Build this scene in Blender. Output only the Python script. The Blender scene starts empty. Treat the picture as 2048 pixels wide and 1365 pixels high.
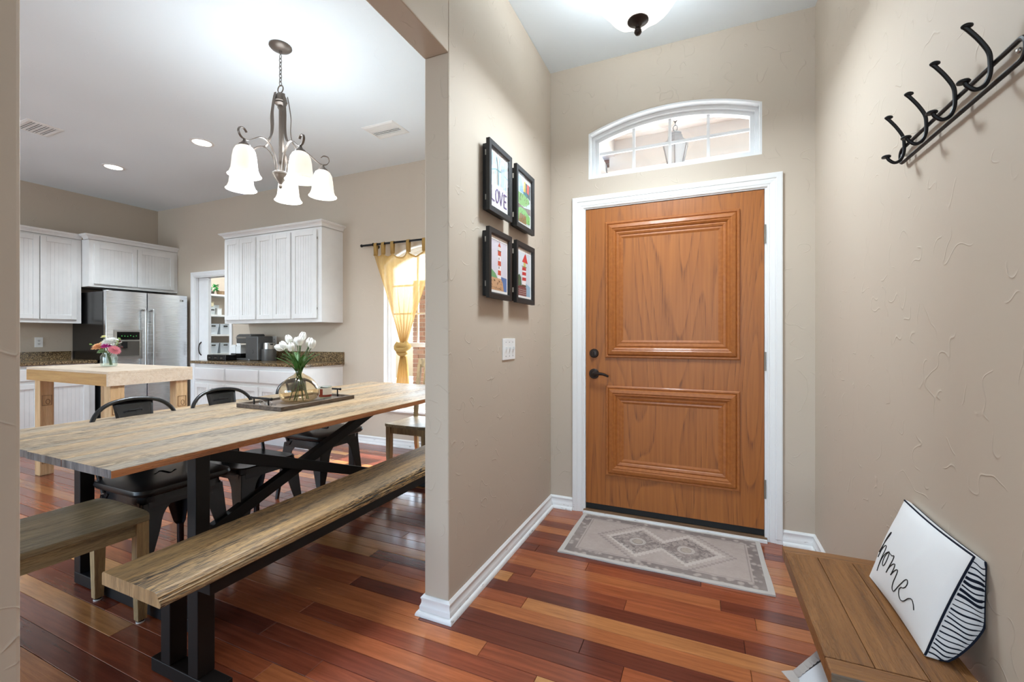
import bpy, bmesh, math, random
from mathutils import Vector, Matrix
random.seed(7)
sc = bpy.context.scene
COL = sc.collection
PI = math.pi

# ---------------------------------------------------------------- camera, world, lights, exposure
TH, FPX, HOR, CAMH = 0.4118, 869.358, 672.665, 1.1964
cd = bpy.data.cameras.new('camera'); cam = bpy.data.objects.new('camera', cd); COL.objects.link(cam)
cam.location = (0, 0, CAMH); cam.rotation_euler = (PI / 2, 0, TH)
cd.sensor_fit = 'HORIZONTAL'; cd.sensor_width = 36.0
cd.lens = FPX / 2048 * 36.0
cd.shift_y = -(682.5 - HOR) / 2048
cd.clip_start = 0.02; cd.clip_end = 200
sc.camera = cam
sc.view_settings.view_transform = 'Standard'
sc.view_settings.look = 'None'
sc.view_settings.gamma = 1.0
sc.view_settings.use_curve_mapping = False
sc.view_settings.exposure = 0.92

cyc = sc.cycles; cyc.max_bounces = 8; cyc.diffuse_bounces = 4; cyc.glossy_bounces = 3; cyc.transparent_max_bounces = 12
SUN_EL, SUN_AZ = math.radians(50), math.radians(8)     # azimuth measured from +y towards +x
w = bpy.data.worlds.new('world'); sc.world = w; w.use_nodes = True
wn = w.node_tree; wn.nodes.clear()
wo = wn.nodes.new('ShaderNodeOutputWorld'); wb = wn.nodes.new('ShaderNodeBackground')
sky = wn.nodes.new('ShaderNodeTexSky'); sky.sky_type = 'NISHITA'; sky.sun_disc = False
sky.sun_elevation = SUN_EL; sky.sun_rotation = SUN_AZ; sky.air_density = 1.0; sky.dust_density = 3.0
wb.inputs['Strength'].default_value = 0.6
wn.links.new(sky.outputs[0], wb.inputs['Color']); wn.links.new(wb.outputs[0], wo.inputs['Surface'])

def lamp(name, kind, loc, energy, color=(1, 1, 1), target=None, **kw):
    d = bpy.data.lights.new(name, kind); d.energy = energy; d.color = color
    for k, v in kw.items(): setattr(d, k, v)
    o = bpy.data.objects.new(name, d); COL.objects.link(o); o.location = loc
    if target is not None:
        o.rotation_euler = (Vector(target) - Vector(loc)).to_track_quat('-Z', 'Y').to_euler()
    return o
sd = Vector((math.sin(SUN_AZ) * math.cos(SUN_EL), math.cos(SUN_AZ) * math.cos(SUN_EL), math.sin(SUN_EL)))
lamp('sun', 'SUN', (0, 8, 8), 7.0, (1.0, 0.98, 0.95), target=Vector((0, 8, 8)) - sd, angle=0.009)
# added area fill lights behind the camera, at openings made for them in wall_behind
lamp('fill_behind_foyer', 'AREA', (-0.2, -3.45, 1.55), 25, (0.74, 0.88, 1.0), target=(-0.2, 0, 1.55), shape='RECTANGLE', size=1.5, size_y=2.0)
lamp('fill_behind_dining', 'AREA', (-3.6, -3.45, 1.55), 17, (0.74, 0.88, 1.0), target=(-3.6, 0, 1.55), shape='RECTANGLE', size=3.0, size_y=2.0)
lamp('fill_behind_kitchen', 'AREA', (-6.2, -3.45, 1.55), 58, (0.74, 0.88, 1.0), target=(-6.2, 0, 1.55), shape='RECTANGLE', size=1.4, size_y=2.0)
# sky light in the dining window opening
lamp('daylight_dining_window', 'AREA', (-2.65, 4.0, 1.25), 17, (0.74, 0.88, 1.0), target=(-2.65, 3.0, 1.2), shape='RECTANGLE', size=1.0, size_y=1.5)
lamp('daylight_transom', 'AREA', (-0.19, 3.12, 2.43), 1.2, (0.74, 0.88, 1.0), target=(-0.19, 2.0, 2.2), shape='RECTANGLE', size=0.85, size_y=0.26)

# ---------------------------------------------------------------- node and material helpers
def S(r, g, b, a=1.0):
    f = lambda c: (c / 255 / 12.92) if c <= 10.31 else ((c / 255 + 0.055) / 1.055) ** 2.4
    return (f(r), f(g), f(b), a)
def N(nt, t, ins=None, **at):
    nd = nt.nodes.new('ShaderNode' + t)
    for k, v in at.items(): setattr(nd, k, v)
    for k, v in (ins or {}).items():
        s = nd.inputs[k]
        if isinstance(v, bpy.types.NodeSocket): nt.links.new(v, s)
        else: s.default_value = v
    return nd
def ramp(nt, fac, stops, interp='LINEAR'):
    nd = N(nt, 'ValToRGB', {0: fac}); cr = nd.color_ramp; cr.interpolation = interp
    while len(cr.elements) < len(stops): cr.elements.new(0.5)
    for e, (p, c) in zip(cr.elements, stops):
        e.position = p; e.color = c if len(c) == 4 else (*c, 1)
    return nd.outputs[0]
def mixc(nt, f, a, b, blend='MIX'):
    nd = N(nt, 'Mix', {0: f, 6: a, 7: b}, data_type='RGBA', blend_type=blend)
    return nd.outputs[2]
def mth(nt, op, a, b=0.0, c=None):
    ins = {0: a, 1: b}
    if c is not None: ins[2] = c
    return N(nt, 'Math', ins, operation=op).outputs[0]
def new_mat(name, rough=0.5, metal=0.0, color=(0.8, 0.8, 0.8, 1), spec=0.5, coat=0.0, **kw):
    m = bpy.data.materials.new(name); m.use_nodes = True; nt = m.node_tree
    b = nt.nodes['Principled BSDF']
    b.inputs['Base Color'].default_value = color; b.inputs['Roughness'].default_value = rough
    b.inputs['Metallic'].default_value = metal; b.inputs['Specular IOR Level'].default_value = spec
    b.inputs['Coat Weight'].default_value = coat
    for k, v in kw.items(): b.inputs[k.replace('_', ' ')].default_value = v
    return m, nt, b
def setc(nt, b, sock, what='Base Color'): nt.links.new(sock, b.inputs[what])
def bump(nt, b, h, strength=0.3, dist=0.01):
    nd = N(nt, 'Bump', {'Height': h, 'Strength': strength, 'Distance': dist}); nt.links.new(nd.outputs[0], b.inputs['Normal'])
def coords(nt, scale=(1, 1, 1), which='Object', rot=(0, 0, 0), loc=None):
    tc = N(nt, 'TexCoord'); mp = N(nt, 'Mapping', {0: tc.outputs[which]})
    mp.inputs['Scale'].default_value = scale; mp.inputs['Rotation'].default_value = rot
    if loc: mp.inputs['Location'].default_value = loc
    return mp.outputs[0]
def noise(nt, vec, scale=5, detail=4, rough=0.5, dist=0.0, out=0):
    return N(nt, 'TexNoise', {'Vector': vec, 'Scale': scale, 'Detail': detail, 'Roughness': rough, 'Distortion': dist}).outputs[out]
MATS = {}
def simple(name, rgb, rough=0.5, metal=0.0, **kw):
    m, nt, b = new_mat(name, rough, metal, S(*rgb), **kw); MATS[name] = m
    # faint surface unevenness so that nothing is perfectly uniform
    n1 = noise(nt, coords(nt), 9, 3)
    setc(nt, b, mixc(nt, n1, S(*[c * 0.965 for c in rgb]), S(*[min(255, c * 1.02) for c in rgb])))
    return m

# walls: hand-trowelled plaster under beige paint
def m_plaster(name, rgb, strength, scale=1.0):
    m, nt, b = new_mat(name, 0.62, spec=0.35); MATS[name] = m
    co = coords(nt)
    big = noise(nt, co, 1.3, 0)
    setc(nt, b, mixc(nt, big, S(*[c * 0.975 for c in rgb]), S(*[min(255, c * 1.02) for c in rgb])))
    n = noise(nt, co, 7.5 * scale, 1, 0.5)
    ridge = ramp(nt, mth(nt, 'ABSOLUTE', mth(nt, 'SUBTRACT', n, 0.52)), [(0.0, (1, 1, 1)), (0.007, (0.2, 0.2, 0.2)), (0.016, (0, 0, 0))])
    mask = ramp(nt, noise(nt, co, 13.0 * scale, 0, 0.5), [(0.50, (0, 0, 0)), (0.60, (1, 1, 1))])
    h = mth(nt, 'ADD', mth(nt, 'MULTIPLY', ridge, mask), mth(nt, 'MULTIPLY', mth(nt, 'GREATER_THAN', n, 0.52), 0.10))
    bump(nt, b, h, strength, 0.004)
    return m
M_WALL = m_plaster('beige_plaster', (198, 184, 167), 0.42)
M_CEIL = m_plaster('white_ceiling', (236, 244, 249), 0.16, 0.8)
M_TRIM = simple('white_trim', (236, 236, 236), 0.38)
M_CAB = simple('white_cabinet', (232, 231, 229), 0.42)
M_SHELF = simple('white_shelf', (232, 232, 230), 0.5)

def m_trimworn():
    m, nt, b = new_mat('worn_white_trim', 0.42); co = coords(nt)
    sep = N(nt, 'SeparateXYZ', {0: co})
    n1 = noise(nt, coords(nt, (14, 14, 70)), 1.0, 3)
    chips = mth(nt, 'MULTIPLY', ramp(nt, n1, [(0.66, (0, 0, 0)), (0.69, (1, 1, 1))]), mth(nt, 'LESS_THAN', sep.outputs[2], 0.05))
    setc(nt, b, mixc(nt, mth(nt, 'MULTIPLY', chips, 0.55), S(236, 236, 235), S(120, 105, 95)))
    return m
M_BASE = m_trimworn()

def m_oak():
    m, nt, b = new_mat('oak_door', 0.42, coat=0.08, spec=0.4); b.inputs['Coat Roughness'].default_value = 0.3
    co = coords(nt)
    d = noise(nt, coords(nt, (3.4, 3.4, 0.32)), 1.0, 1, 0.4)
    ring = mth(nt, 'FRACT', mth(nt, 'MULTIPLY', d, 22.0))
    ring = ramp(nt, ring, [(0, (0, 0, 0)), (0.75, (0.35, 0.35, 0.35)), (0.92, (1, 1, 1)), (1, (0, 0, 0))])
    pores = noise(nt, coords(nt, (130, 130, 4.0)), 1.0, 3, 0.6)
    pores = ramp(nt, pores, [(0.38, (1, 1, 1)), (0.52, (0, 0, 0))])
    fib = noise(nt, coords(nt, (60, 60, 1.5)), 1.0, 3)
    c0 = mixc(nt, fib, S(146, 82, 35), S(183, 114, 53))
    c1 = mixc(nt, mth(nt, 'MULTIPLY', ring, 0.34), c0, S(122, 72, 40))
    c2 = mixc(nt, mth(nt, 'MULTIPLY', mth(nt, 'MULTIPLY', pores, ring), 0.65), c1, S(92, 52, 30))
    setc(nt, b, c2)
    bump(nt, b, mth(nt, 'SUBTRACT', 1.0, mth(nt, 'MULTIPLY', pores, ring)), 0.25, 0.002)
    return m
M_OAK = m_oak()
def m_oakmould():
    m, nt, b = new_mat('oak_moulding', 0.42, coat=0.08, spec=0.4); co = coords(nt)
    fib = noise(nt, coords(nt, (50, 50, 50)), 1.0, 3)
    setc(nt, b, mixc(nt, fib, S(142, 78, 34), S(180, 110, 52)))
    return m
M_OAKM = m_oakmould()

FLOOR_STOPS = [(0.0, S(104, 50, 38)), (0.20, S(124, 62, 44)), (0.42, S(148, 77, 51)), (0.64, S(166, 92, 57)), (0.82, S(180, 110, 67)), (0.94, S(196, 140, 87)), (1.0, S(204, 152, 98))]
def m_plank(name, island):
    m, nt, b = new_mat(name, 0.22, coat=0.35); b.inputs['Coat Roughness'].default_value = 0.12
    if island: r = N(nt, 'NewGeometry').outputs['Random Per Island']
    else: r = N(nt, 'ObjectInfo').outputs['Random']
    tc = N(nt, 'TexCoord').outputs['Object']
    offs = N(nt, 'CombineXYZ', {0: mth(nt, 'MULTIPLY', r, 91.0), 1: mth(nt, 'MULTIPLY', r, 37.0), 2: 0.0}).outputs[0]
    v = N(nt, 'VectorMath', {0: tc, 1: offs}, operation='ADD').outputs[0]
    v = N(nt, 'Mapping', {0: v}); v.inputs['Scale'].default_value = (3.0, 55, 55); v = v.outputs[0]
    g = noise(nt, v, 1.0, 4, 0.6, 0.4)
    fine = N(nt, 'Mapping', {0: tc}); fine.inputs['Scale'].default_value = (22, 420, 420)
    g2 = noise(nt, fine.outputs[0], 1.0, 2)
    base = ramp(nt, r, FLOOR_STOPS)
    dark = mixc(nt, 1.0, base, (0.70, 0.66, 0.64, 1), 'MULTIPLY')
    light = mixc(nt, 1.0, base, (1.14, 1.12, 1.08, 1), 'MULTIPLY')
    c = mixc(nt, ramp(nt, g, [(0.30, (0, 0, 0)), (0.68, (1, 1, 1))]), dark, light)
    c = mixc(nt, mth(nt, 'MULTIPLY', ramp(nt, g2, [(0.35, (1, 1, 1)), (0.5, (0, 0, 0))]), 0.14), c, (0.10, 0.035, 0.02, 1))
    setc(nt, b, c)
    return m
M_PLANK = m_plank('cherry_plank', False); M_PLANKS = m_plank('cherry_planks', True)
M_SUBFLOOR = simple('subfloor', (40, 22, 16), 0.8)

def m_rustic(name, light, mid, dark, crack=0.5, axis=1, grey=None, rough=0.55, spec=0.5):
    m, nt, b = new_mat(name, rough, spec=spec)
    oi = N(nt, 'ObjectInfo').outputs['Random']
    tc = N(nt, 'TexCoord').outputs['Object']
    o = N(nt, 'CombineXYZ', {0: mth(nt, 'MULTIPLY', oi, 13.0), 1: mth(nt, 'MULTIPLY', oi, 29.0), 2: 0.0}).outputs[0]
    v = N(nt, 'VectorMath', {0: tc, 1: o}, operation='ADD').outputs[0]
    def mp(a, bb):
        q = N(nt, 'Mapping', {0: v}); s = [bb, bb, bb]; s[axis] = a; q.inputs['Scale'].default_value = s; return q.outputs[0]
    g = noise(nt, mp(2.4, 42), 1.0, 4, 0.65, 0.4)
    c = ramp(nt, g, [(0.28, S(*dark)), (0.46, S(*mid)), (0.66, S(*light))])
    if grey:
        gz = ramp(nt, noise(nt, mp(0.7, 7), 1.0, 3, 0.5, 0.3), [(0.42, (0, 0, 0)), (0.62, (1, 1, 1))])
        c = mixc(nt, mth(nt, 'MULTIPLY', gz, 0.8), c, S(*grey))
    k = noise(nt, mp(8, 120), 1.0, 3, 0.7)
    zone = ramp(nt, noise(nt, mp(1.2, 9), 1.0, 2), [(0.42, (0.05, 0.05, 0.05)), (0.62, (1, 1, 1))])
    k = mth(nt, 'MULTIPLY', ramp(nt, k, [(0.40, (1, 1, 1)), (0.49, (0, 0, 0))]), zone)
    k2 = ramp(nt, noise(nt, mp(24, 230), 1.0, 1, 0.6), [(0.40, (1, 1, 1)), (0.46, (0, 0, 0))])
    k = mth(nt, 'MAXIMUM', k, mth(nt, 'MULTIPLY', k2, mth(nt, 'ADD', 0.35, mth(nt, 'MULTIPLY', zone, 0.65))))
    c = mixc(nt, mth(nt, 'MULTIPLY', k, crack), c, S(50, 42, 34))
    setc(nt, b, c)
    bump(nt, b, mth(nt, 'SUBTRACT', 1.0, k), 0.6, 0.003)
    return m
M_TABLE = m_rustic('reclaimed_table', (202, 172, 132), (182, 152, 114), (146, 122, 94), 0.85, 1, (156, 146, 132), 0.48)
M_TABLE_EDGE = m_rustic('table_edge', (192, 130, 82), (170, 108, 64), (128, 80, 48), 0.3, 1, None, 0.55)
M_TABLE_END = m_rustic('table_end_grain', (150, 142, 138), (126, 120, 120), (98, 94, 96), 0.5, 2, None, 0.6)
M_BENCH = m_rustic('reclaimed_bench', (204, 164, 108), (174, 138, 90), (122, 96, 66), 1.0, 1, (140, 118, 90), 0.5)
M_BENCH_EDGE = m_rustic('bench_end', (196, 158, 112), (178, 142, 98), (150, 116, 80), 0.3, 2, None, 0.6)
M_CHAIRW = m_rustic('weathered_chair', (206, 186, 144), (180, 160, 120), (120, 104, 80), 0.35, 1, (140, 130, 106), 0.36)
M_CHAIRL = m_rustic('weathered_chair_leg', (196, 170, 124), (172, 146, 106), (128, 106, 76), 0.3, 2, None, 0.5)
M_ISLAND = m_rustic('pale_pine', (232, 214, 192), (226, 204, 178), (212, 188, 160), 0.05, 0, None, 0.5)
M_ISLANDX = m_rustic('tan_ply', (200, 158, 100), (190, 146, 90), (176, 134, 82), 0.05, 0, None, 0.55)
M_THRESH = m_rustic('threshold_oak', (128, 96, 66), (110, 80, 54), (84, 60, 40), 0.3, 0, None, 0.5)
M_ISLANDL = m_rustic('pine_leg', (220, 186, 142), (206, 168, 122), (186, 146, 102), 0.1, 2, None, 0.55)
M_TRAY = m_rustic('tray_wood', (128, 112, 100), (104, 90, 80), (74, 64, 58), 0.5, 1, None, 0.6)
M_HBENCH = m_rustic('walnut_stain', (152, 104, 58), (132, 88, 46), (102, 66, 34), 0.15, 1, None, 0.45)
M_HBENCHE = m_rustic('walnut_stain_cross', (152, 104, 58), (130, 86, 46), (104, 68, 36), 0.15, 0, None, 0.45)
M_GREYEND = m_rustic('bench_grey_end', (128, 112, 92), (104, 92, 78), (76, 70, 64), 0.4, 0, None, 0.55)

M_BLACK = simple('black_metal', (20, 20, 22), 0.45, 0.0, spec=0.28)
M_FRAMEB = simple('black_frame', (20, 20, 21), 0.5)
M_TOLIX = simple('black_gloss_metal', (30, 31, 34), 0.26)
M_PAD = simple('black_leather_pad', (26, 26, 27), 0.36)
M_BRONZE = simple('oiled_bronze', (52, 42, 38), 0.36, 0.55)
M_PEWTER = simple('bronze_pewter', (112, 102, 94), 0.38, 0.55)
M_CHROME = simple('brushed_chrome', (190, 190, 188), 0.28, 1.0)
M_NICKEL = simple('nickel_hinge', (150, 146, 138), 0.4, 0.8)
M_PLASTIC = simple('white_plastic', (240, 240, 238), 0.35)
M_SLOT = simple('dark_slot', (48, 46, 44), 0.6)
M_RUBBER = simple('black_rubber', (18, 18, 18), 0.7)
M_FELT = simple('white_felt', (228, 226, 222), 0.8)
M_PAPER = simple('paper', (240, 236, 232), 0.6)
M_BIN = simple('white_bin', (214, 222, 228), 0.5)

def m_granite():
    m, nt, b = new_mat('brown_granite', 0.16); co = coords(nt)
    v = N(nt, 'TexVoronoi', {'Vector': co, 'Scale': 150.0}).outputs['Color']
    sv = N(nt, 'SeparateColor', {0: v}).outputs[0]
    n2 = noise(nt, co, 60, 4, 0.7)
    f = mth(nt, 'ADD', mth(nt, 'MULTIPLY', sv, 0.6), mth(nt, 'MULTIPLY', n2, 0.4))
    setc(nt, b, ramp(nt, f, [(0.2, S(38, 28, 20)), (0.42, S(84, 66, 44)), (0.6, S(126, 102, 70)), (0.8, S(170, 146, 108))]))
    return m
M_GRANITE = m_granite()
def m_steel():
    m, nt, b = new_mat('stainless', 0.24, 1.0, S(222, 224, 226))
    g = noise(nt, coords(nt, (60, 2, 300)), 1.0, 2)
    setc(nt, b, ramp(nt, g, [(0.3, (0.16, 0.16, 0.16)), (0.7, (0.30, 0.30, 0.30))]), 'Roughness')
    b.inputs['Anisotropic'].default_value = 0.4
    wob = noise(nt, coords(nt, (1, 0.6, 4)), 1.4, 2)
    bump(nt, b, wob, 0.25, 0.01)
    return m
M_STEEL = m_steel()
M_FRIDGE = simple('fridge_black_side', (22, 21, 21), 0.22)
M_GLOSSB = simple('gloss_black', (12, 12, 13), 0.12)
M_CMETAL = simple('coffee_grey', (96, 95, 93), 0.34, 0.4)

def m_glass(name, tint=(1, 1, 1), refl=0.08, rough=0.0, alpha=0.0):
    m = bpy.data.materials.new(name); m.use_nodes = True; nt = m.node_tree; nt.nodes.clear()
    out = N(nt, 'OutputMaterial'); tr = N(nt, 'BsdfTransparent', {0: (*tint, 1)})
    gl = N(nt, 'BsdfGlossy', {'Color': (1, 1, 1, 1), 'Roughness': rough})
    fr = N(nt, 'LayerWeight', {'Blend': 0.5})
    f = mth(nt, 'ADD', mth(nt, 'MULTIPLY', mth(nt, 'POWER', fr.outputs['Facing'], 4.0), 0.45 if refl > 0.05 else 0.2), 0.02 + refl * 0.12)
    mx = N(nt, 'MixShader', {0: f, 1: tr.outputs[0], 2: gl.outputs[0]}); last = mx.outputs[0]
    if alpha > 0:
        df = N(nt, 'BsdfDiffuse', {'Color': (*tint, 1)}); mx2 = N(nt, 'MixShader', {0: alpha, 1: last, 2: df.outputs[0]}); last = mx2.outputs[0]
    nt.links.new(last, out.inputs[0])
    return m
M_PANE = m_glass('window_pane', (0.98, 0.99, 0.99))
M_AMBER = m_glass('amber_glass', (0.95, 0.90, 0.80), 0.25)
M_CLEAR = m_glass('clear_jar_glass', (0.93, 0.97, 0.96), 0.2)
M_WATER = m_glass('stem_water', (0.95, 0.98, 0.97), 0.05)
M_FROST = m_glass('lantern_glass', (0.86, 0.90, 0.90), 0.1, 0.25, 0.55)
M_PICGLASS = m_glass('picture_glass', (1, 1, 1), 0.02)

def m_emit(name, rgb, strength, base=(240, 236, 228)):
    m, nt, b = new_mat(name, 0.35, color=S(*base))
    n1 = noise(nt, coords(nt), 14, 4, 0.6, 1.0)
    c = mixc(nt, ramp(nt, n1, [(0.35, (0, 0, 0)), (0.7, (1, 1, 1))]), S(*[c * 0.93 for c in rgb]), S(*rgb))
    nt.links.new(c, b.inputs['Emission Color']); b.inputs['Emission Strength'].default_value = strength
    return m
M_SHADE = m_emit('lit_alabaster_shade', (255, 246, 230), 0.40)
M_BOWL = m_emit('lit_alabaster_bowl', (255, 252, 248), 0.50)
M_CAN = m_emit('lit_downlight', (255, 250, 240), 6.0)
M_DISPLAY = m_emit('green_display', (60, 150, 70), 0.6, (10, 30, 12))

def m_cloth(name, rgb, transl=0.45, transp=0.25):
    m = bpy.data.materials.new(name); m.use_nodes = True; nt = m.node_tree; nt.nodes.clear()
    out = N(nt, 'OutputMaterial')
    n1 = noise(nt, coords(nt, (200, 200, 30)), 1.0, 2)
    c = mixc(nt, n1, S(*[x * 0.9 for x in rgb]), S(*[min(255, x * 1.05) for x in rgb]))
    df = N(nt, 'BsdfDiffuse', {'Color': c}); tl = N(nt, 'BsdfTranslucent', {'Color': c}); tp = N(nt, 'BsdfTransparent', {'Color': (1.0, 0.96, 0.86, 1)})
    a = N(nt, 'MixShader', {0: transl, 1: df.outputs[0], 2: tl.outputs[0]})
    bb = N(nt, 'MixShader', {0: transp, 1: a.outputs[0], 2: tp.outputs[0]})
    nt.links.new(bb.outputs[0], out.inputs[0])
    return m
M_CURTAIN = m_cloth('gold_sheer', (200, 164, 106), 0.34, 0.16)
M_CURTAINT = m_cloth('gold_tab', (196, 160, 100), 0.22, 0.02)

def m_fabric(name, rgb, s=400):
    m, nt, b = new_mat(name, 0.9, spec=0.15); co = coords(nt)
    n1 = noise(nt, co, s, 2); n2 = noise(nt, co, 9, 3)
    setc(nt, b, mixc(nt, n2, S(*[x * 0.97 for x in rgb]), S(*rgb)))
    bump(nt, b, n1, 0.15, 0.001)
    return m
M_PILLOW = m_fabric('white_cotton', (238, 239, 240)); M_NAVY = m_fabric('navy_piping', (28, 34, 48)); M_INK = simple('black_ink', (30, 30, 32), 0.8)
M_PETAL = m_fabric('tulip_petal', (247, 245, 240)); M_LEAF = simple('tulip_leaf', (62, 112, 44), 0.42); M_STEM = simple('tulip_stem', (78, 104, 60), 0.5)

def m_brick(name, rgbs):
    m, nt, b = new_mat(name, 0.85, spec=0.2); r = N(nt, 'ObjectInfo').outputs['Random']
    n1 = noise(nt, coords(nt), 30, 4, 0.7)
    c = ramp(nt, r, [(i / (len(rgbs) - 1), S(*x)) for i, x in enumerate(rgbs)])
    setc(nt, b, mixc(nt, mth(nt, 'MULTIPLY', n1, 0.5), c, mixc(nt, 1.0, c, (0.6, 0.55, 0.5, 1), 'MULTIPLY'))); bump(nt, b, n1, 0.4, 0.004)
    return m
M_BRICK = m_brick('brick', [(138, 106, 94), (162, 128, 112), (120, 98, 90), (170, 138, 124), (148, 114, 102)])
M_MORTAR = simple('mortar', (198, 190, 178), 0.9)

def m_rug():
    m, nt, b = new_mat('faded_persian_rug', 0.95, spec=0.1)
    tc = N(nt, 'TexCoord').outputs['Object']; sp = N(nt, 'SeparateXYZ', {0: tc}); X, Y = sp.outputs[0], sp.outputs[1]
    # stepped (pixel-like) weave coordinates
    q = lambda s, k: mth(nt, 'DIVIDE', mth(nt, 'FLOOR', mth(nt, 'MULTIPLY', s, k)), k)
    qx, qy = q(X, 55.0), q(Y, 55.0)
    ax, ay = mth(nt, 'ABSOLUTE', qx), mth(nt, 'ABSOLUTE', qy)
    # two medallions at x = +-0.125
    mx = mth(nt, 'ABSOLUTE', mth(nt, 'SUBTRACT', ax, 0.13))
    dia = mth(nt, 'ADD', mth(nt, 'DIVIDE', mx, 0.155), mth(nt, 'DIVIDE', ay, 0.155))
    mfx = mth(nt, 'ABSOLUTE', mth(nt, 'SUBTRACT', mth(nt, 'ABSOLUTE', X), 0.13))
    diaf = mth(nt, 'ADD', mth(nt, 'DIVIDE', mfx, 0.155), mth(nt, 'DIVIDE', mth(nt, 'ABSOLUTE', Y), 0.155))
    rad = mth(nt, 'SQRT', mth(nt, 'ADD', mth(nt, 'POWER', mfx, 2.0), mth(nt, 'POWER', Y, 2.0)))
    fade = noise(nt, coords(nt), 5, 4, 0.6); weave = noise(nt, coords(nt, (240, 240, 1)), 1.0, 2); blot = noise(nt, coords(nt), 42, 4, 0.7, 0.6)
    blotm = ramp(nt, blot, [(0.44, (0, 0, 0)), (0.56, (1, 1, 1))])
    field = mixc(nt, mth(nt, 'ADD', mth(nt, 'MULTIPLY', fade, 0.6), mth(nt, 'MULTIPLY', blot, 0.4)), S(158, 142, 134), S(204, 192, 184))
    pale, dark, mid = S(220, 212, 204), S(96, 88, 88), S(142, 130, 126)
    def band(s, lo, hi):
        return mth(nt, 'MULTIPLY', mth(nt, 'GREATER_THAN', s, lo), mth(nt, 'LESS_THAN', s, hi))
    c = field
    c = mixc(nt, mth(nt, 'MULTIPLY', band(dia, 1.45, 1.53), 0.6), c, mid)
    c = mixc(nt, mth(nt, 'MULTIPLY', band(dia, 1.0, 1.24), 0.62), c, pale)
    c = mixc(nt, mth(nt, 'MULTIPLY', mth(nt, 'MULTIPLY', mth(nt, 'LESS_THAN', diaf, 0.98), mth(nt, 'ADD', 0.08, mth(nt, 'MULTIPLY', blotm, 0.72))), 0.9), c, dark)
    c = mixc(nt, mth(nt, 'MULTIPLY', mth(nt, 'LESS_THAN', rad, 0.066), mth(nt, 'ADD', 0.2, mth(nt, 'MULTIPLY', blotm, 0.5))), c, mid)
    c = mixc(nt, mth(nt, 'MULTIPLY', band(rad, 0.030, 0.046), 0.5), c, pale)
    c = mixc(nt, mth(nt, 'MULTIPLY', mth(nt, 'LESS_THAN', rad, 0.026), 0.6), c, S(190, 176, 160))
    # borders (half size 0.52 x 0.29)
    ex = mth(nt, 'SUBTRACT', 0.515, mth(nt, 'ABSOLUTE', X)); ey = mth(nt, 'SUBTRACT', 0.287, mth(nt, 'ABSOLUTE', Y))
    e = mth(nt, 'MINIMUM', ex, ey)
    wob = N(nt, 'TexVoronoi', {'Vector': coords(nt, (1, 1, 1)), 'Scale': 26.0}).outputs[0]
    bp = ramp(nt, mth(nt, 'ADD', mth(nt, 'MULTIPLY', wob, 0.75), mth(nt, 'MULTIPLY', blot, 0.45)), [(0.40, (0, 0, 0)), (0.56, (1, 1, 1))])
    c = mixc(nt, mth(nt, 'MULTIPLY', band(e, 0.022, 0.072), mth(nt, 'MULTIPLY', bp, 0.62)), c, dark)
    c = mixc(nt, mth(nt, 'MULTIPLY', band(e, 0.080, 0.086), 0.55), c, mid)
    c = mixc(nt, mth(nt, 'MULTIPLY', mth(nt, 'LESS_THAN', e, 0.022), 0.85), c, S(206, 202, 196))
    c = mixc(nt, mth(nt, 'MULTIPLY', ramp(nt, fade, [(0.4, (0, 0, 0)), (0.7, (1, 1, 1))]), 0.35), c, field)
    setc(nt, b, mixc(nt, mth(nt, 'MULTIPLY', weave, 0.2), c, mixc(nt, 1.0, c, (0.7, 0.7, 0.7, 1), 'MULTIPLY')))
    bump(nt, b, weave, 0.3, 0.002)
    return m
M_RUG = m_rug()
FLAT = {}
def flat(rgb, rough=0.7):
    k = (rgb, rough)
    if k not in FLAT: FLAT[k] = simple('paint_%d_%d_%d' % rgb, rgb, rough)
    return FLAT[k]

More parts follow.
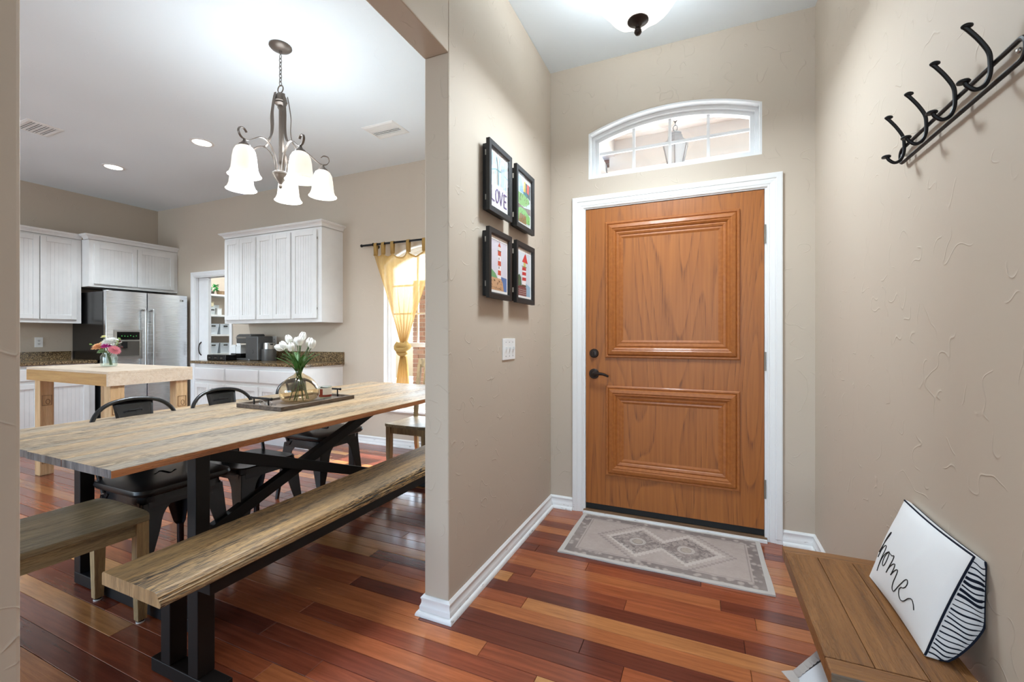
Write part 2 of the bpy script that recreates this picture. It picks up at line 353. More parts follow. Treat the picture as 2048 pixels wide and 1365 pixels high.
# ---------------------------------------------------------------- mesh helpers
ORI = {}
class MB:
    def __init__(s): s.v = []; s.f = []; s.m = []; s.mi = 0
    def add(s, vs, fs):
        o = len(s.v); s.v += [tuple(p) for p in vs]; s.f += [tuple(i + o for i in f) for f in fs]; s.m += [s.mi] * len(fs); return s
    def box(s, x0, x1, y0, y1, z0, z1):
        vs = [(x0, y0, z0), (x1, y0, z0), (x1, y1, z0), (x0, y1, z0), (x0, y0, z1), (x1, y0, z1), (x1, y1, z1), (x0, y1, z1)]
        return s.add(vs, [(3, 2, 1, 0), (4, 5, 6, 7), (0, 1, 5, 4), (1, 2, 6, 5), (2, 3, 7, 6), (3, 0, 4, 7)])
    def prism(s, poly, fn0, fn1):
        n = len(poly); a = [fn0(*p) for p in poly]; b = [fn1(*p) for p in poly]
        fs = [tuple(range(n))[::-1], tuple(range(n, 2 * n))] + [(i, (i + 1) % n, n + (i + 1) % n, n + i) for i in range(n)]
        return s.add(a + b, fs)
    def prism_y(s, poly, y0, y1): return s.prism(poly, lambda x, z: (x, y0, z), lambda x, z: (x, y1, z))
    def prism_x(s, poly, x0, x1): return s.prism(poly, lambda y, z: (x0, y, z), lambda y, z: (x1, y, z))
    def prism_z(s, poly, z0, z1): return s.prism(poly, lambda x, y: (x, y, z0), lambda x, y: (x, y, z1))
    def loft(s, rings, closed=True, caps=True):
        n = len(rings[0]); vs = [p for r in rings for p in r]; fs = []
        for j in range(len(rings) - 1):
            for i in range(n if closed else n - 1):
                a, b = j * n + i, j * n + (i + 1) % n
                fs.append((a, b, b + n, a + n))
        if caps and closed:
            fs.append(tuple(range(n))[::-1]); fs.append(tuple((len(rings) - 1) * n + i for i in range(n)))
        return s.add(vs, fs)
    def tube(s, path, r, n=8, caps=True, flatness=None):
        P = [Vector(p) for p in path]; rings = []
        up = Vector((0, 0, 1)); t0 = (P[1] - P[0]).normalized()
        if abs(t0.dot(up)) > 0.95: up = Vector((1, 0, 0))
        nrm = t0.cross(up).normalized()
        for i, p in enumerate(P):
            t = (P[min(i + 1, len(P) - 1)] - P[max(i - 1, 0)]).normalized()
            nrm = (nrm - t * nrm.dot(t)); nrm = nrm.normalized() if nrm.length > 1e-6 else t.orthogonal().normalized()
            bn = t.cross(nrm)
            rr = r[i] if isinstance(r, (list, tuple)) else r
            rings.append([p + nrm * math.cos(2 * PI * k / n) * rr + bn * math.sin(2 * PI * k / n) * rr for k in range(n)])
        return s.loft(rings, True, caps)
    def ring(s, c, R, r, axis='z', n=16, k=6, sx=1.0, sy=1.0):
        rings = []
        for i in range(n):
            a = 2 * PI * i / n
            d = {'z': Vector((math.cos(a) * sx, math.sin(a) * sy, 0)), 'x': Vector((0, math.cos(a) * sx, math.sin(a) * sy)), 'y': Vector((math.cos(a) * sx, 0, math.sin(a) * sy))}[axis]
            ax = {'z': Vector((0, 0, 1)), 'x': Vector((1, 0, 0)), 'y': Vector((0, 1, 0))}[axis]
            p = Vector(c) + d * R; dn = d.normalized()
            rings.append([p + dn * math.cos(2 * PI * j / k) * r + ax * math.sin(2 * PI * j / k) * r for j in range(k)])
        vs = [p for q in rings for p in q]
        return s.add(vs, [(i * k + j, i * k + (j + 1) % k, ((i + 1) % n) * k + (j + 1) % k, ((i + 1) % n) * k + j) for i in range(n) for j in range(k)])
    def lathe(s, prof, c=(0, 0, 0), n=24, axis='z', lobes=0, lobe=0.0, close=True, twist=0.0):
        rings = []
        for (r, h) in prof:
            rg = []
            for i in range(n):
                a = 2 * PI * i / n
                rr = r * (1 + lobe * math.cos(lobes * a)) if lobes else r
                x, y = math.cos(a) * rr, math.sin(a) * rr
                p = {'z': (x, y, h), 'y': (x, h, y), 'x': (h, x, y)}[axis]
                rg.append((p[0] + c[0], p[1] + c[1], p[2] + c[2]))
            rings.append(rg)
        return s.loft(rings, True, close)
    def cyl(s, c, r, z0, z1, n=20, axis='z'):
        return s.lathe([(r, z0), (r, z1)], c, n, axis)
    def ball(s, c, r, n=10, k=6, sc_=(1, 1, 1)):
        vs = [(c[0], c[1], c[2] - r * sc_[2])]; fs = []
        for j in range(1, k):
            ph = -PI / 2 + PI * j / k
            for i in range(n):
                a = 2 * PI * i / n
                vs.append((c[0] + math.cos(a) * math.cos(ph) * r * sc_[0], c[1] + math.sin(a) * math.cos(ph) * r * sc_[1], c[2] + math.sin(ph) * r * sc_[2]))
        vs.append((c[0], c[1], c[2] + r * sc_[2])); L = len(vs) - 1
        for i in range(n):
            fs.append((0, 1 + (i + 1) % n, 1 + i)); fs.append((L, 1 + (k - 2) * n + i, 1 + (k - 2) * n + (i + 1) % n))
        for j in range(k - 2):
            for i in range(n):
                a, b = 1 + j * n + i, 1 + j * n + (i + 1) % n
                fs.append((a, b, b + n, a + n))
        return s.add(vs, fs)
    def grid(s, fn, nu, nv):
        vs = [fn(i / nu, j / nv) for j in range(nv + 1) for i in range(nu + 1)]
        return s.add(vs, [(j * (nu + 1) + i, j * (nu + 1) + i + 1, (j + 1) * (nu + 1) + i + 1, (j + 1) * (nu + 1) + i) for j in range(nv) for i in range(nu)])

def link_props(o, label=None, cat=None, group=None, kind=None):
    if label: o['label'] = label
    if cat: o['category'] = cat
    if group: o['group'] = group
    if kind: o['kind'] = kind
    return o
def O(name, mb, mat, parent=None, smooth=False, bevel=0.0, solid=0.0, fixn=False, sub=0, **props):
    me = bpy.data.meshes.new(name)
    if parent is not None: org = ORI[parent]
    else:
        xs, ys, zs = zip(*mb.v); org = Vector(((min(xs) + max(xs)) / 2, (min(ys) + max(ys)) / 2, min(zs)))
    me.from_pydata([(x - org[0], y - org[1], z - org[2]) for x, y, z in mb.v], [], mb.f)
    for m in (mat if isinstance(mat, (list, tuple)) else [mat]): me.materials.append(m)
    if isinstance(mat, (list, tuple)): me.polygons.foreach_set('material_index', mb.m)
    if fixn:
        bm = bmesh.new(); bm.from_mesh(me); bmesh.ops.recalc_face_normals(bm, faces=bm.faces); bm.to_mesh(me); bm.free()
    if smooth:
        me.polygons.foreach_set('use_smooth', [True] * len(me.polygons)); me.set_sharp_from_angle(angle=math.radians(40))
    me.update()
    o = bpy.data.objects.new(name, me); COL.objects.link(o)
    if parent is not None: o.parent = parent; ORI[o] = org
    else: o.location = org; ORI[o] = org
    if solid: md = o.modifiers.new('solid', 'SOLIDIFY'); md.thickness = solid; md.offset = 0
    if bevel:
        md = o.modifiers.new('bevel', 'BEVEL'); md.width = bevel; md.segments = 2; md.limit_method = 'ANGLE'; md.angle_limit = math.radians(50)
    if sub: md = o.modifiers.new('sub', 'SUBSURF'); md.levels = sub; md.render_levels = sub
    link_props(o, **props)
    return o
def thing(name, loc=(0, 0, 0), label=None, cat=None, group=None, kind=None):
    o = bpy.data.objects.new(name, None); COL.objects.link(o); o.location = loc; o.empty_display_size = 0.05
    ORI[o] = Vector(loc); return link_props(o, label, cat, group, kind)
def copy_tree(o, parent=None):
    c = o.copy(); COL.objects.link(c); c.parent = parent
    for ch in o.children: copy_tree(ch, c)
    return c
def bez(p0, p1, p2, p3, n=10):
    return [tuple((1 - t) ** 3 * a + 3 * (1 - t) ** 2 * t * b + 3 * (1 - t) * t * t * c + t ** 3 * d for a, b, c, d in zip(p0, p1, p2, p3)) for t in [i / n for i in range(n + 1)]]
def crom(pts, n=8):
    P = [Vector(p) for p in pts]; P = [P[0] * 2 - P[1]] + P + [P[-1] * 2 - P[-2]]; out = []
    for i in range(1, len(P) - 2):
        for k in range(n):
            t = k / n; a, b, c, d = P[i - 1], P[i], P[i + 1], P[i + 2]
            out.append(0.5 * ((2 * b) + (c - a) * t + (2 * a - 5 * b + 4 * c - d) * t * t + (3 * b - a - 3 * c + d) * t ** 3))
    out.append(P[-2]); return out
def sweep(mb, path, prof, fn, closed=False):
    """sweep a profile [(offset, height)] along a 2-D path; offset is to the left of travel; fn(a, b, h) -> xyz"""
    n = len(path); rings = []
    for i in range(n):
        p = Vector(path[i])
        a = (p - Vector(path[i - 1])).normalized() if (closed or i > 0) else None
        b = (Vector(path[(i + 1) % n]) - p).normalized() if (closed or i < n - 1) else None
        if a is None: a = b
        if b is None: b = a
        na, nb = Vector((-a.y, a.x)), Vector((-b.y, b.x)); m = (na + nb)
        m = m / max(1e-6, (1 + na.dot(nb)))
        rings.append([fn(p.x + m.x * o, p.y + m.y * o, h) for o, h in prof])
    if closed: rings.append(rings[0])
    return mb.loft(rings, True, not closed)

# ---------------------------------------------------------------- room shell
XL, XL2, XR, YD, YE, YJ = -0.9748, -1.0958, 0.5829, 2.9167, 1.5673, 0.316
XF, YB, ZC, ZO = -7.4063, 3.8135, 3.048, 2.3885
YN = -3.6
WIN1 = dict(x0=-0.706, x1=0.323, zb=2.262, zs=2.571, za=2.668)       # transom opening
WIN2 = dict(x0=-3.205, x1=-2.10, zb=0.40, zs=1.98, za=2.165)         # dining window opening
def arch_z(W, x, inset=0.0):
    cx = (W['x0'] + W['x1']) / 2; hw = (W['x1'] - W['x0']) / 2; s = W['za'] - W['zs']; R = (hw * hw + s * s) / (2 * s)
    return W['za'] - R + math.sqrt(max(0, (R - inset) ** 2 - (x - cx) ** 2))
def arch_pts(W, inset, n=20, y=None):
    x0, x1 = W['x0'] + inset, W['x1'] - inset
    return [(x0 + (x1 - x0) * i / n, arch_z(W, x0 + (x1 - x0) * i / n, inset)) for i in range(n + 1)]

mb = MB(); mb.box(XF - 0.1, XR + 0.1, YN - 0.1, 5.4, -0.06, -0.009)
FLOOR = O('floor', mb, M_SUBFLOOR, kind='structure')
# planks: rows along x, 82.5 mm wide
PITCH, YROW = 0.0825, 2.099
rows = []
rr = random.Random(11)
k0 = int((0.20 - YROW) / PITCH) - 1
k = -60
planks = []
while True:
    y0 = YROW + k * PITCH
    if y0 > 3.93: break
    x = XF - rr.random() * 1.2
    while x < XR + 0.05:
        L = rr.choice([0.5, 0.7, 0.9, 1.1, 1.3, 1.5, 1.8]) * (0.85 + 0.3 * rr.random())
        a, b2 = max(x, XF), min(x + L, XR + 0.05)
        if b2 - a > 0.02: planks.append((a, b2, y0, y0 + PITCH))
        x += L
    k += 1
def px(X, Y, Z=0):
    f = -X * math.sin(TH) + Y * math.cos(TH); r = X * math.cos(TH) + Y * math.sin(TH)
    if f < 0.05: return None
    return (1024 + FPX * r / f, HOR - FPX * (Z - CAMH) / f)
def shown(p):
    n = 0; tot = 0
    for i in range(9):
        for j in range(2):
            q = px(p[0] + (p[1] - p[0]) * (i + .5) / 9, p[2] + (p[3] - p[2]) * (j + .5) / 2)
            tot += 1
            if q and 40 < q[0] < 2048 and q[1] < 1365:
                X, Y = p[0] + (p[1] - p[0]) * (i + .5) / 9, p[2] + (p[3] - p[2]) * (j + .5) / 2
                if X > XL2 and Y > YD: continue
                f = -X * math.sin(TH) + Y * math.cos(TH)
                if X < XL2 and (q[0] > 850 or Y < 0.3): continue
                n += 1 / (f ** 3)
    return n / tot * (p[1] - p[0])
scored = sorted(((shown(p), p) for p in planks), key=lambda t: -t[0])
def plank_mesh(mb, p, dz):
    g = 0.0007; x0, x1, y0, y1 = p[0] + g, p[1] - g, p[2] + g, p[3] - g; e = 0.0014
    vs = [(x0, y0, -0.010), (x1, y0, -0.010), (x1, y1, -0.010), (x0, y1, -0.010), (x0, y0, dz - e), (x1, y0, dz - e), (x1, y1, dz - e), (x0, y1, dz - e),
          (x0 + e, y0 + e, dz), (x1 - e, y0 + e, dz), (x1 - e, y1 - e, dz), (x0 + e, y1 - e, dz)]
    fs = [(0, 1, 5, 4), (1, 2, 6, 5), (2, 3, 7, 6), (3, 0, 4, 7), (4, 5, 9, 8), (5, 6, 10, 9), (6, 7, 11, 10), (7, 4, 8, 11), (8, 9, 10, 11)]
    mb.add(vs, fs)
for sc_, p in [t for t in scored[:300] if t[0] > 0]:
    c = Vector(((p[0] + p[1]) / 2, (p[2] + p[3]) / 2, 0))
    q = MB(); plank_mesh(q, (p[0] - c.x, p[1] - c.x, p[2] - c.y, p[3] - c.y), -rr.random() * 0.0006)
    me = bpy.data.meshes.new('plank'); me.from_pydata(q.v, [], q.f); me.materials.append(M_PLANK)
    o = bpy.data.objects.new('plank', me); COL.objects.link(o); o.parent = FLOOR; o.location = c - ORI[FLOOR]
mb = MB()
for t in [t for i, t in enumerate(scored) if i >= 300 or t[0] <= 0]: plank_mesh(mb, t[1], -rr.random() * 0.0006)
O('plank_field', mb, M_PLANKS, FLOOR, kind='stuff')

# front wall with door and transom openings
TW = 0.15; DOX0, DOX1, DOZ = -0.742, 0.351, 2.072
mb = MB(); y0, y1 = YD, YD + TW
mb.box(XL2, DOX0, y0, y1, 0, ZC); mb.box(DOX1, XR + 0.12, y0, y1, 0, ZC); mb.box(DOX0, DOX1, y0, y1, DOZ, WIN1['zb'])
mb.box(DOX0, WIN1['x0'], y0, y1, WIN1['zb'], ZC); mb.box(WIN1['x1'], DOX1, y0, y1, WIN1['zb'], ZC)
ap = arch_pts(WIN1, 0, 24)
mb.prism_y([(WIN1['x0'], ZC)] + ap + [(WIN1['x1'], ZC)], y0, y1)
O('wall_front', mb, M_WALL, kind='structure', fixn=True)
# partition between foyer and dining room with the wide opening
mb = MB(); mb.box(XL2, XL, YE, YD, 0, ZC); mb.box(XL2, XL, YJ, YE, ZO, ZC); mb.box(XL2, XL, YN, YJ, 0, ZC); mb.box(XL2, XL2 + 0.1, YD, YB + 0.12, 0, ZC)
O('wall_left', mb, M_WALL, kind='structure', bevel=0.006)
mb = MB(); mb.box(XR, XR + 0.12, YN, YD, 0, ZC); O('wall_right', mb, M_WALL, kind='structure')
# kitchen / dining back wall with pantry doorway and window
PDX0, PDX1, PDZ = -6.52, -5.78, 2.02
mb = MB(); y0, y1 = YB, YB + 0.12
mb.box(XF, PDX0, y0, y1, 0, ZC); mb.box(PDX0, PDX1, y0, y1, PDZ, ZC); mb.box(PDX1, WIN2['x0'], y0, y1, 0, ZC); mb.box(WIN2['x0'], WIN2['x1'], y0, y1, 0, WIN2['zb'])
mb.box(WIN2['x1'], XL2, y0, y1, 0, ZC)
mb.prism_y([(WIN2['x0'], ZC)] + arch_pts(WIN2, 0, 24) + [(WIN2['x1'], ZC)], y0, y1)
O('wall_back', mb, M_WALL, kind='structure', fixn=True)
mb = MB(); mb.box(XF - 0.12, XF, YN, 5.35, 0, ZC); O('wall_far_left', mb, M_WALL, kind='structure')
mb = MB(); mb.box(XF, -5.2, 5.2, 5.3, 0, ZC); mb.box(-5.3, -5.2, YB + 0.12, 5.2, 0, ZC); O('wall_pantry', mb, M_SHELF, kind='structure')
# unseen wall behind the camera, with openings added for the fill lights
mb = MB(); y0, y1 = YN - 0.12, YN
for a, b2 in ((XF - 0.12, -6.95), (-5.45, -5.15), (-2.05, -1.0), (0.6, XR + 0.12)): mb.box(a, b2, y0, y1, 0, ZC)
mb.box(XF, XR, y0, y1, 0, 0.5); mb.box(XF, XR, y0, y1, 2.6, ZC)
O('wall_behind', mb, M_WALL, kind='structure')
mb = MB(); mb.box(XF - 0.12, XR + 0.12, YN - 0.12, YD + TW, ZC, ZC + 0.1); mb.box(XF - 0.12, XL2 + 0.1, YD + TW, 5.3, ZC, ZC + 0.1)
O('ceiling', mb, M_CEIL, kind='structure')

# baseboards with quarter round
BBP = [(0, 0), (0.030, 0), (0.030, 0.006), (0.026, 0.015), (0.019, 0.019), (0.016, 0.020), (0.016, 0.038), (0.0135, 0.042), (0.013, 0.043), (0.010, 0.052), (0.010, 0.064), (0.0125, 0.069), (0.0125, 0.073), (0.007, 0.079), (0.004, 0.083), (0, 0.083)]
def baseboard(name, path):
    mb = MB(); sweep(mb, path, BBP, lambda a, b, h: (a, b, h)); return O(name, mb, M_BASE, kind='structure', fixn=True, smooth=True)
CX0, CX1, CZ = -0.8147, 0.4245, 2.1412
# travel so that the room is on the left hand side
baseboard('baseboard_left', [(CX0, YD), (XL, YD), (XL, YE), (XL2, YE), (XL2, YB)])
baseboard('baseboard_left_near', [(XL2, YN), (XL2, YJ), (XL, YJ), (XL, YN)][::-1] if False else [(XL2, -2.5), (XL2, YJ), (XL, YJ), (XL, -2.5)][::-1])
baseboard('baseboard_right', [(XR, -2.5), (XR, YD), (CX1, YD)])
baseboard('baseboard_back', [(XL2, YB), (-3.79, YB)])

# door casing (trim_1)
CASP = [(0, 0), (0, 0.016), (-0.006, 0.018), (-0.030, 0.017), (-0.034, 0.013), (-0.038, 0.014), (-0.058, 0.011), (-0.062, 0.008), (-0.068, 0.010), (-0.074, 0.008), (-0.0775, 0.0)]
mb = MB(); path = [(CX0, 0), (CX0, CZ), (CX1, CZ), (CX1, 0)]
sweep(mb, path, CASP, lambda a, b, h: (a, YD - h, b)); O('trim_1', mb, M_BASE, kind='structure', fixn=True)
mb = MB(); mb.box(DOX0, -0.7275, YD, YD + 0.12, 0, DOZ - 0.012); mb.box(0.3365, DOX1, YD, YD + 0.12, 0, DOZ - 0.012); mb.box(DOX0, DOX1, YD, YD + 0.12, DOZ - 0.0125, DOZ)
O('trim_2', mb, M_TRIM, kind='structure')

# ---------------------------------------------------------------- front door
DY = YD + 0.006
door = thing('door_1', (-0.195, DY, 0), kind='structure', label='varnished oak front door with two moulded panels')
mb = MB(); mb.box(-0.7255, 0.3345, DY, DY + 0.045, 0.062, 2.056); O('slab', mb, M_OAK, door, bevel=0.002)
PAN = [((-0.593, 0.208), (1.053, 1.957), 0.118), ((-0.589, 0.208), (0.267, 0.866), 0.117)]
MP = [(0, -0.001), (0, 0.010), (0.006, 0.014), (0.014, 0.014), (0.018, 0.010), (0.024, 0.020), (0.044, 0.024), (0.052, 0.019), (0.056, 0.021), (0.066, 0.015), (0.070, 0.009), (0.078, 0.012), (0.090, 0.008), (0.094, 0.004), (0.104, 0.0055), (0.112, 0.002), (0.117, 0.0), (0.117, -0.001)]
for (xa, xb), (za, zb), wd in PAN:
    mb = MB(); path = [(xa, za), (xb, za), (xb, zb), (xa, zb)]
    sweep(mb, path, MP, lambda a, b, h: (a, DY - h, b), closed=True); O('panel_moulding', mb, M_OAKM, door, fixn=True)
mb = MB(); mb.box(-0.7255, 0.3345, DY + 0.003, DY + 0.04, 0.0255, 0.062); O('sweep_strip', mb, M_RUBBER, door)
mb = MB(); mb.lathe([(0.0, 0.0), (0.031, 0.0), (0.031, -0.006), (0.026, -0.012), (0.022, -0.012), (0.020, -0.018), (0.0, -0.020)], (-0.669, DY, 1.08), 24, 'y'); mb.box(-0.673, -0.665, DY - 0.034, DY - 0.016, 1.067, 1.093)
O('deadbolt', mb, M_BRONZE, door, smooth=True, fixn=True)
mb = MB(); mb.lathe([(0.0, 0.0), (0.034, 0.0), (0.034, -0.005), (0.029, -0.010), (0.024, -0.010), (0.020, -0.016), (0.013, -0.018), (0.012, -0.045), (0.0, -0.047)], (-0.669, DY, 0.942), 24, 'y')
rose = O('door_handle', mb, M_BRONZE, door, smooth=True, fixn=True)
mb = MB(); mb.tube(crom([(-0.672, DY - 0.042, 0.944), (-0.640, DY - 0.046, 0.945), (-0.605, DY - 0.046, 0.944), (-0.580, DY - 0.044, 0.936), (-0.566, DY - 0.040, 0.928)], 4), [0.010] * 8 + [0.009] * 4 + [0.008] * 4 + [0.006], 8)
O('lever', mb, M_BRONZE, rose, smooth=True)
mb = MB(); mb.box(-0.729, -0.7256, DY + 0.006, DY + 0.03, 0.90, 0.985); O('latch_plate', mb, M_BRONZE, door)
for za in (0.247, 0.994, 1.738):
    mb = MB(); mb.cyl((0.3385, DY - 0.006, 0), 0.006, za, za + 0.11, 10); mb.box(0.334, 0.346, DY - 0.003, DY + 0.002, za, za + 0.11)
    O('hinge', mb, M_NICKEL, door, smooth=True)
mb = MB(); mb.prism_x([(YD - 0.02, 0.0), (YD - 0.02, 0.012), (YD + 0.004, 0.022), (YD + 0.11, 0.034), (YD + 0.11, 0.0)], DOX0 + 0.002, DOX1 - 0.002)
O('threshold', mb, M_THRESH, door, label='wooden door threshold')
mb = MB(); mb.box(DOX0 + 0.005, DOX1 - 0.005, YD - 0.038, YD - 0.021, 0, 0.016); O('trim_3', mb, M_BASE, kind='structure')

# ---------------------------------------------------------------- transom window
def arch_frame(mb, W, i0, i1, y0, y1, n=24):
    o = [(W['x0'] + i0, W['zb'] + i0)] + arch_pts(W, i0, n) + [(W['x1'] - i0, W['zb'] + i0)]
    q = [(W['x0'] + i1, W['zb'] + i1)] + arch_pts(W, i1, n) + [(W['x1'] - i1, W['zb'] + i1)]
    m = len(o); ring = []
    vs = [(x, y0, z) for x, z in o] + [(x, y0, z) for x, z in q] + [(x, y1, z) for x, z in o] + [(x, y1, z) for x, z in q]
    fs = []
    for i in range(m):
        j = (i + 1) % m
        fs += [(i, j, m + j, m + i), (2 * m + j, 2 * m + i, 3 * m + i, 3 * m + j), (j, i, 2 * m + i, 2 * m + j), (m + i, m + j, 3 * m + j, 3 * m + i)]
    mb.add(vs, fs)
win1 = thing('window_1', (-0.19, YD + 0.08, WIN1['zb']), kind='structure', label='white arched transom window above the front door')
mb = MB(); arch_frame(mb, WIN1, 0.0, 0.012, YD + 0.002, YD + 0.145); O('window_reveal', mb, M_TRIM, win1, fixn=True)
mb = MB(); arch_frame(mb, WIN1, 0.010, 0.032, YD + 0.055, YD + 0.125); O('window_frame', mb, M_TRIM, win1, fixn=True)
mb = MB(); arch_frame(mb, WIN1, 0.030, 0.055, YD + 0.080, YD + 0.125); O('sash', mb, M_TRIM, win1, fixn=True)
GI = 0.053; gx = [WIN1['x0'] + GI, -0.421, -0.192, 0.037, WIN1['x1'] - GI]; GZ = 2.460; GY = YD + 0.103
for x in gx[1:4]:
    mb = MB(); mb.box(x - 0.009, x + 0.009, GY - 0.008, GY + 0.008, WIN1['zb'] + GI, arch_z(WIN1, x, GI)); O('muntin', mb, M_TRIM, win1)
mb = MB(); mb.box(gx[0], gx[4], GY - 0.007, GY + 0.007, GZ - 0.009, GZ + 0.009); O('muntin', mb, M_TRIM, win1)
for i in range(4):
    mb = MB(); mb.box(gx[i], gx[i + 1], GY - 0.002, GY + 0.002, WIN1['zb'] + GI, GZ); O('pane', mb, M_PANE, win1)
    top = [(gx[i] + (gx[i + 1] - gx[i]) * t / 6, arch_z(WIN1, gx[i] + (gx[i + 1] - gx[i]) * t / 6, GI)) for t in range(7)]
    mb = MB(); mb.prism_y([(gx[i], GZ)] + top + [(gx[i + 1], GZ)], GY - 0.002, GY + 0.002); O('pane', mb, M_PANE, win1, fixn=True)

# porch outside the front door
PZ = 3.40
mb = MB(); mb.box(-1.2, 1.6, YD + TW, 5.25, PZ, PZ + 0.06)
for i in range(6):
    y = 3.3 + i * 0.38
    mb.box(-1.2, 1.6, y, y + 0.02, PZ - 0.02, PZ)
O('ceiling_porch', mb, flat((238, 238, 236)), kind='structure')
mb = MB(); mb.box(-0.96, 1.6, 4.95, 5.20, 3.08, PZ); mb.box(-0.98, 1.62, 4.93, 5.22, 3.05, 3.10)
O('trim_4', mb, flat((226, 226, 224)), kind='structure')
mb = MB(); mb.box(-1.06, -0.90, YD + TW, 5.2, 3.22, PZ); O('trim_5', mb, flat((226, 226, 224)), kind='structure')
def brick_wall(name, x0, x1, z0, z1, y, parent_kind='structure', thick=0.09, skip=None, axis='x'):
    mb = MB()
    if axis == 'x': mb.box(x0, x1, y, y + thick, z0, z1)
    else: mb.box(y, y + thick, x0, x1, z0, z1)
    wl = O(name, mb, M_MORTAR, kind=parent_kind)
    bw, bh, g = 0.194, 0.057, 0.010; me = None; r = 0; z = z0 + g
    while z + bh < z1:
        x = x0 + (0.0 if r % 2 == 0 else -(bw + g) / 2)
        while x < x1 - 0.02:
            a, b2 = max(x, x0), min(x + bw, x1)
            if b2 - a > 0.03 and not (skip and skip(a, b2, z)):
                full = abs((b2 - a) - bw) < 1e-6
                if full and me is not None: mesh = me
                else:
                    q = MB(); hw = (b2 - a) / 2
                    if axis == 'x': q.box(-hw, hw, -0.012, 0.02, -bh / 2, bh / 2)
                    else: q.box(thick - 0.02, thick + 0.012, -hw, hw, -bh / 2, bh / 2)
                    mesh = bpy.data.meshes.new('brick'); mesh.from_pydata(q.v, [], q.f); mesh.materials.append(M_BRICK)
                    if full: me = mesh
                o = bpy.data.objects.new('brick', mesh); COL.objects.link(o); o.parent = wl
                c = Vector(((a + b2) / 2, y, z + bh / 2)) if axis == 'x' else Vector((y, (a + b2) / 2, z + bh / 2))
                o.location = c - ORI[wl]
            x += bw + g
        z += bh + g; r += 1
    return wl
mb = MB(); mb.box(-1.3, 1.8, YD + TW, 5.6, -0.14, -0.02); O('floor_porch', mb, flat((190, 186, 180)), kind='structure')
brick_wall('wall_porch_brick', -1.55, -0.955, 2.70, 3.40, 5.02)
lant = thing('porch_lantern', (-0.214, 4.08, 2.68), 'white hanging porch lantern with tapered glass seen through the transom', 'lantern')
Lx, Ly = -0.214, 4.08
def hexr(r, z, n=6, a0=PI / 6): return [(Lx + r * math.cos(a0 + 2 * PI * i / n), Ly + r * math.sin(a0 + 2 * PI * i / n), z) for i in range(n)]
M_LANT = simple('lantern_metal', (150, 150, 148), 0.5)
mb = MB(); mb.loft([hexr(0.118, 2.872), hexr(0.122, 2.884), hexr(0.118, 2.892), hexr(0.085, 2.905), hexr(0.072, 2.925), hexr(0.066, 2.940), hexr(0.068, 2.945), hexr(0.060, 2.955), hexr(0.058, 2.975), hexr(0.04, 2.99), hexr(0.012, 3.0)]); O('cap', mb, M_LANT, lant)
mb = MB()
for i in range(6):
    a, b2 = hexr(0.110, 2.872)[i], hexr(0.066, 2.68)[i]; mb.tube([a, b2], 0.006, 6)
mb.loft([hexr(0.074, 2.66), hexr(0.074, 2.685), hexr(0.03, 2.655)][:2]); O('cage', mb, M_LANT, lant)
for i in range(6):
    t, b2 = hexr(0.108, 2.872), hexr(0.065, 2.685); j = (i + 1) % 6
    mb = MB(); mb.add([t[i], t[j], b2[j], b2[i]], [(0, 1, 2, 3)]); O('pane', mb, M_FROST, lant, solid=0.003)
mb = MB(); z = 3.005; i = 0
while z < PZ - 0.02:
    mb.ring((Lx, Ly, z + 0.022), 0.022 if i == 0 else 0.016, 0.003, 'y' if i % 2 == 0 else 'x', 12, 5, 0.8, 1.2); z += 0.040 if i == 0 else 0.032; i += 1
O('chain', mb, M_BLACK, lant, smooth=True)
mb = MB(); mb.lathe([(0.06, PZ), (0.06, PZ - 0.015), (0.0, PZ - 0.03)], (Lx, Ly, 0), 16); O('canopy', mb, M_LANT, lant, smooth=True)

# ---------------------------------------------------------------- foyer ceiling light
FX, FY = -0.274, 2.10
fl = thing('ceiling_light', (FX, FY, 2.62), 'lit alabaster bowl ceiling light with bronze finial above the foyer', 'ceiling light')
prof = [(0.03, 2.672), (0.075, 2.678), (0.11, 2.696), (0.14, 2.725), (0.165, 2.755), (0.185, 2.785), (0.203, 2.815), (0.222, 2.838), (0.226, 2.843), (0.218, 2.840), (0.198, 2.818), (0.18, 2.79), (0.158, 2.76), (0.13, 2.73), (0.10, 2.706), (0.03, 2.690)]
mb = MB(); mb.lathe(prof, (FX, FY, 0), 64, 'z', lobes=8, lobe=0.05, close=False); O('bowl', mb, M_BOWL, fl, smooth=True)
mb = MB(); mb.lathe([(0.0, 2.676), (0.047, 2.676), (0.048, 2.670), (0.040, 2.664), (0.022, 2.656), (0.013, 2.648), (0.010, 2.640), (0.014, 2.638), (0.009, 2.634), (0.016, 2.628), (0.017, 2.618), (0.011, 2.608), (0.0, 2.604)], (FX, FY, 0), 24)
O('finial', mb, M_BRONZE, fl, smooth=True)
mb = MB(); mb.cyl((FX, FY, 0), 0.008, 2.69, 2.99, 10); mb.lathe([(0.0, ZC), (0.085, ZC), (0.085, 3.03), (0.06, 3.005), (0.015, 2.985), (0.0, 2.985)], (FX, FY, 0), 24); O('canopy', mb, M_BRONZE, fl, smooth=True)
for a in range(3):
    an = a * 2 * PI / 3 + 0.4; mb = MB(); mb.tube([(FX + 0.012 * math.cos(an), FY + 0.012 * math.sin(an), 2.95), (FX + 0.14 * math.cos(an), FY + 0.14 * math.sin(an), 2.88), (FX + 0.218 * math.cos(an), FY + 0.218 * math.sin(an), 2.845)], 0.005, 6); O('arm', mb, M_BRONZE, fl, smooth=True)
lp = lamp('foyer_bulb', 'POINT', (FX, FY, 2.86), 8.0, (0.78, 0.905, 1.0), shadow_soft_size=0.07)
lp.parent = fl; lp.location = (0, 0, 0.24)
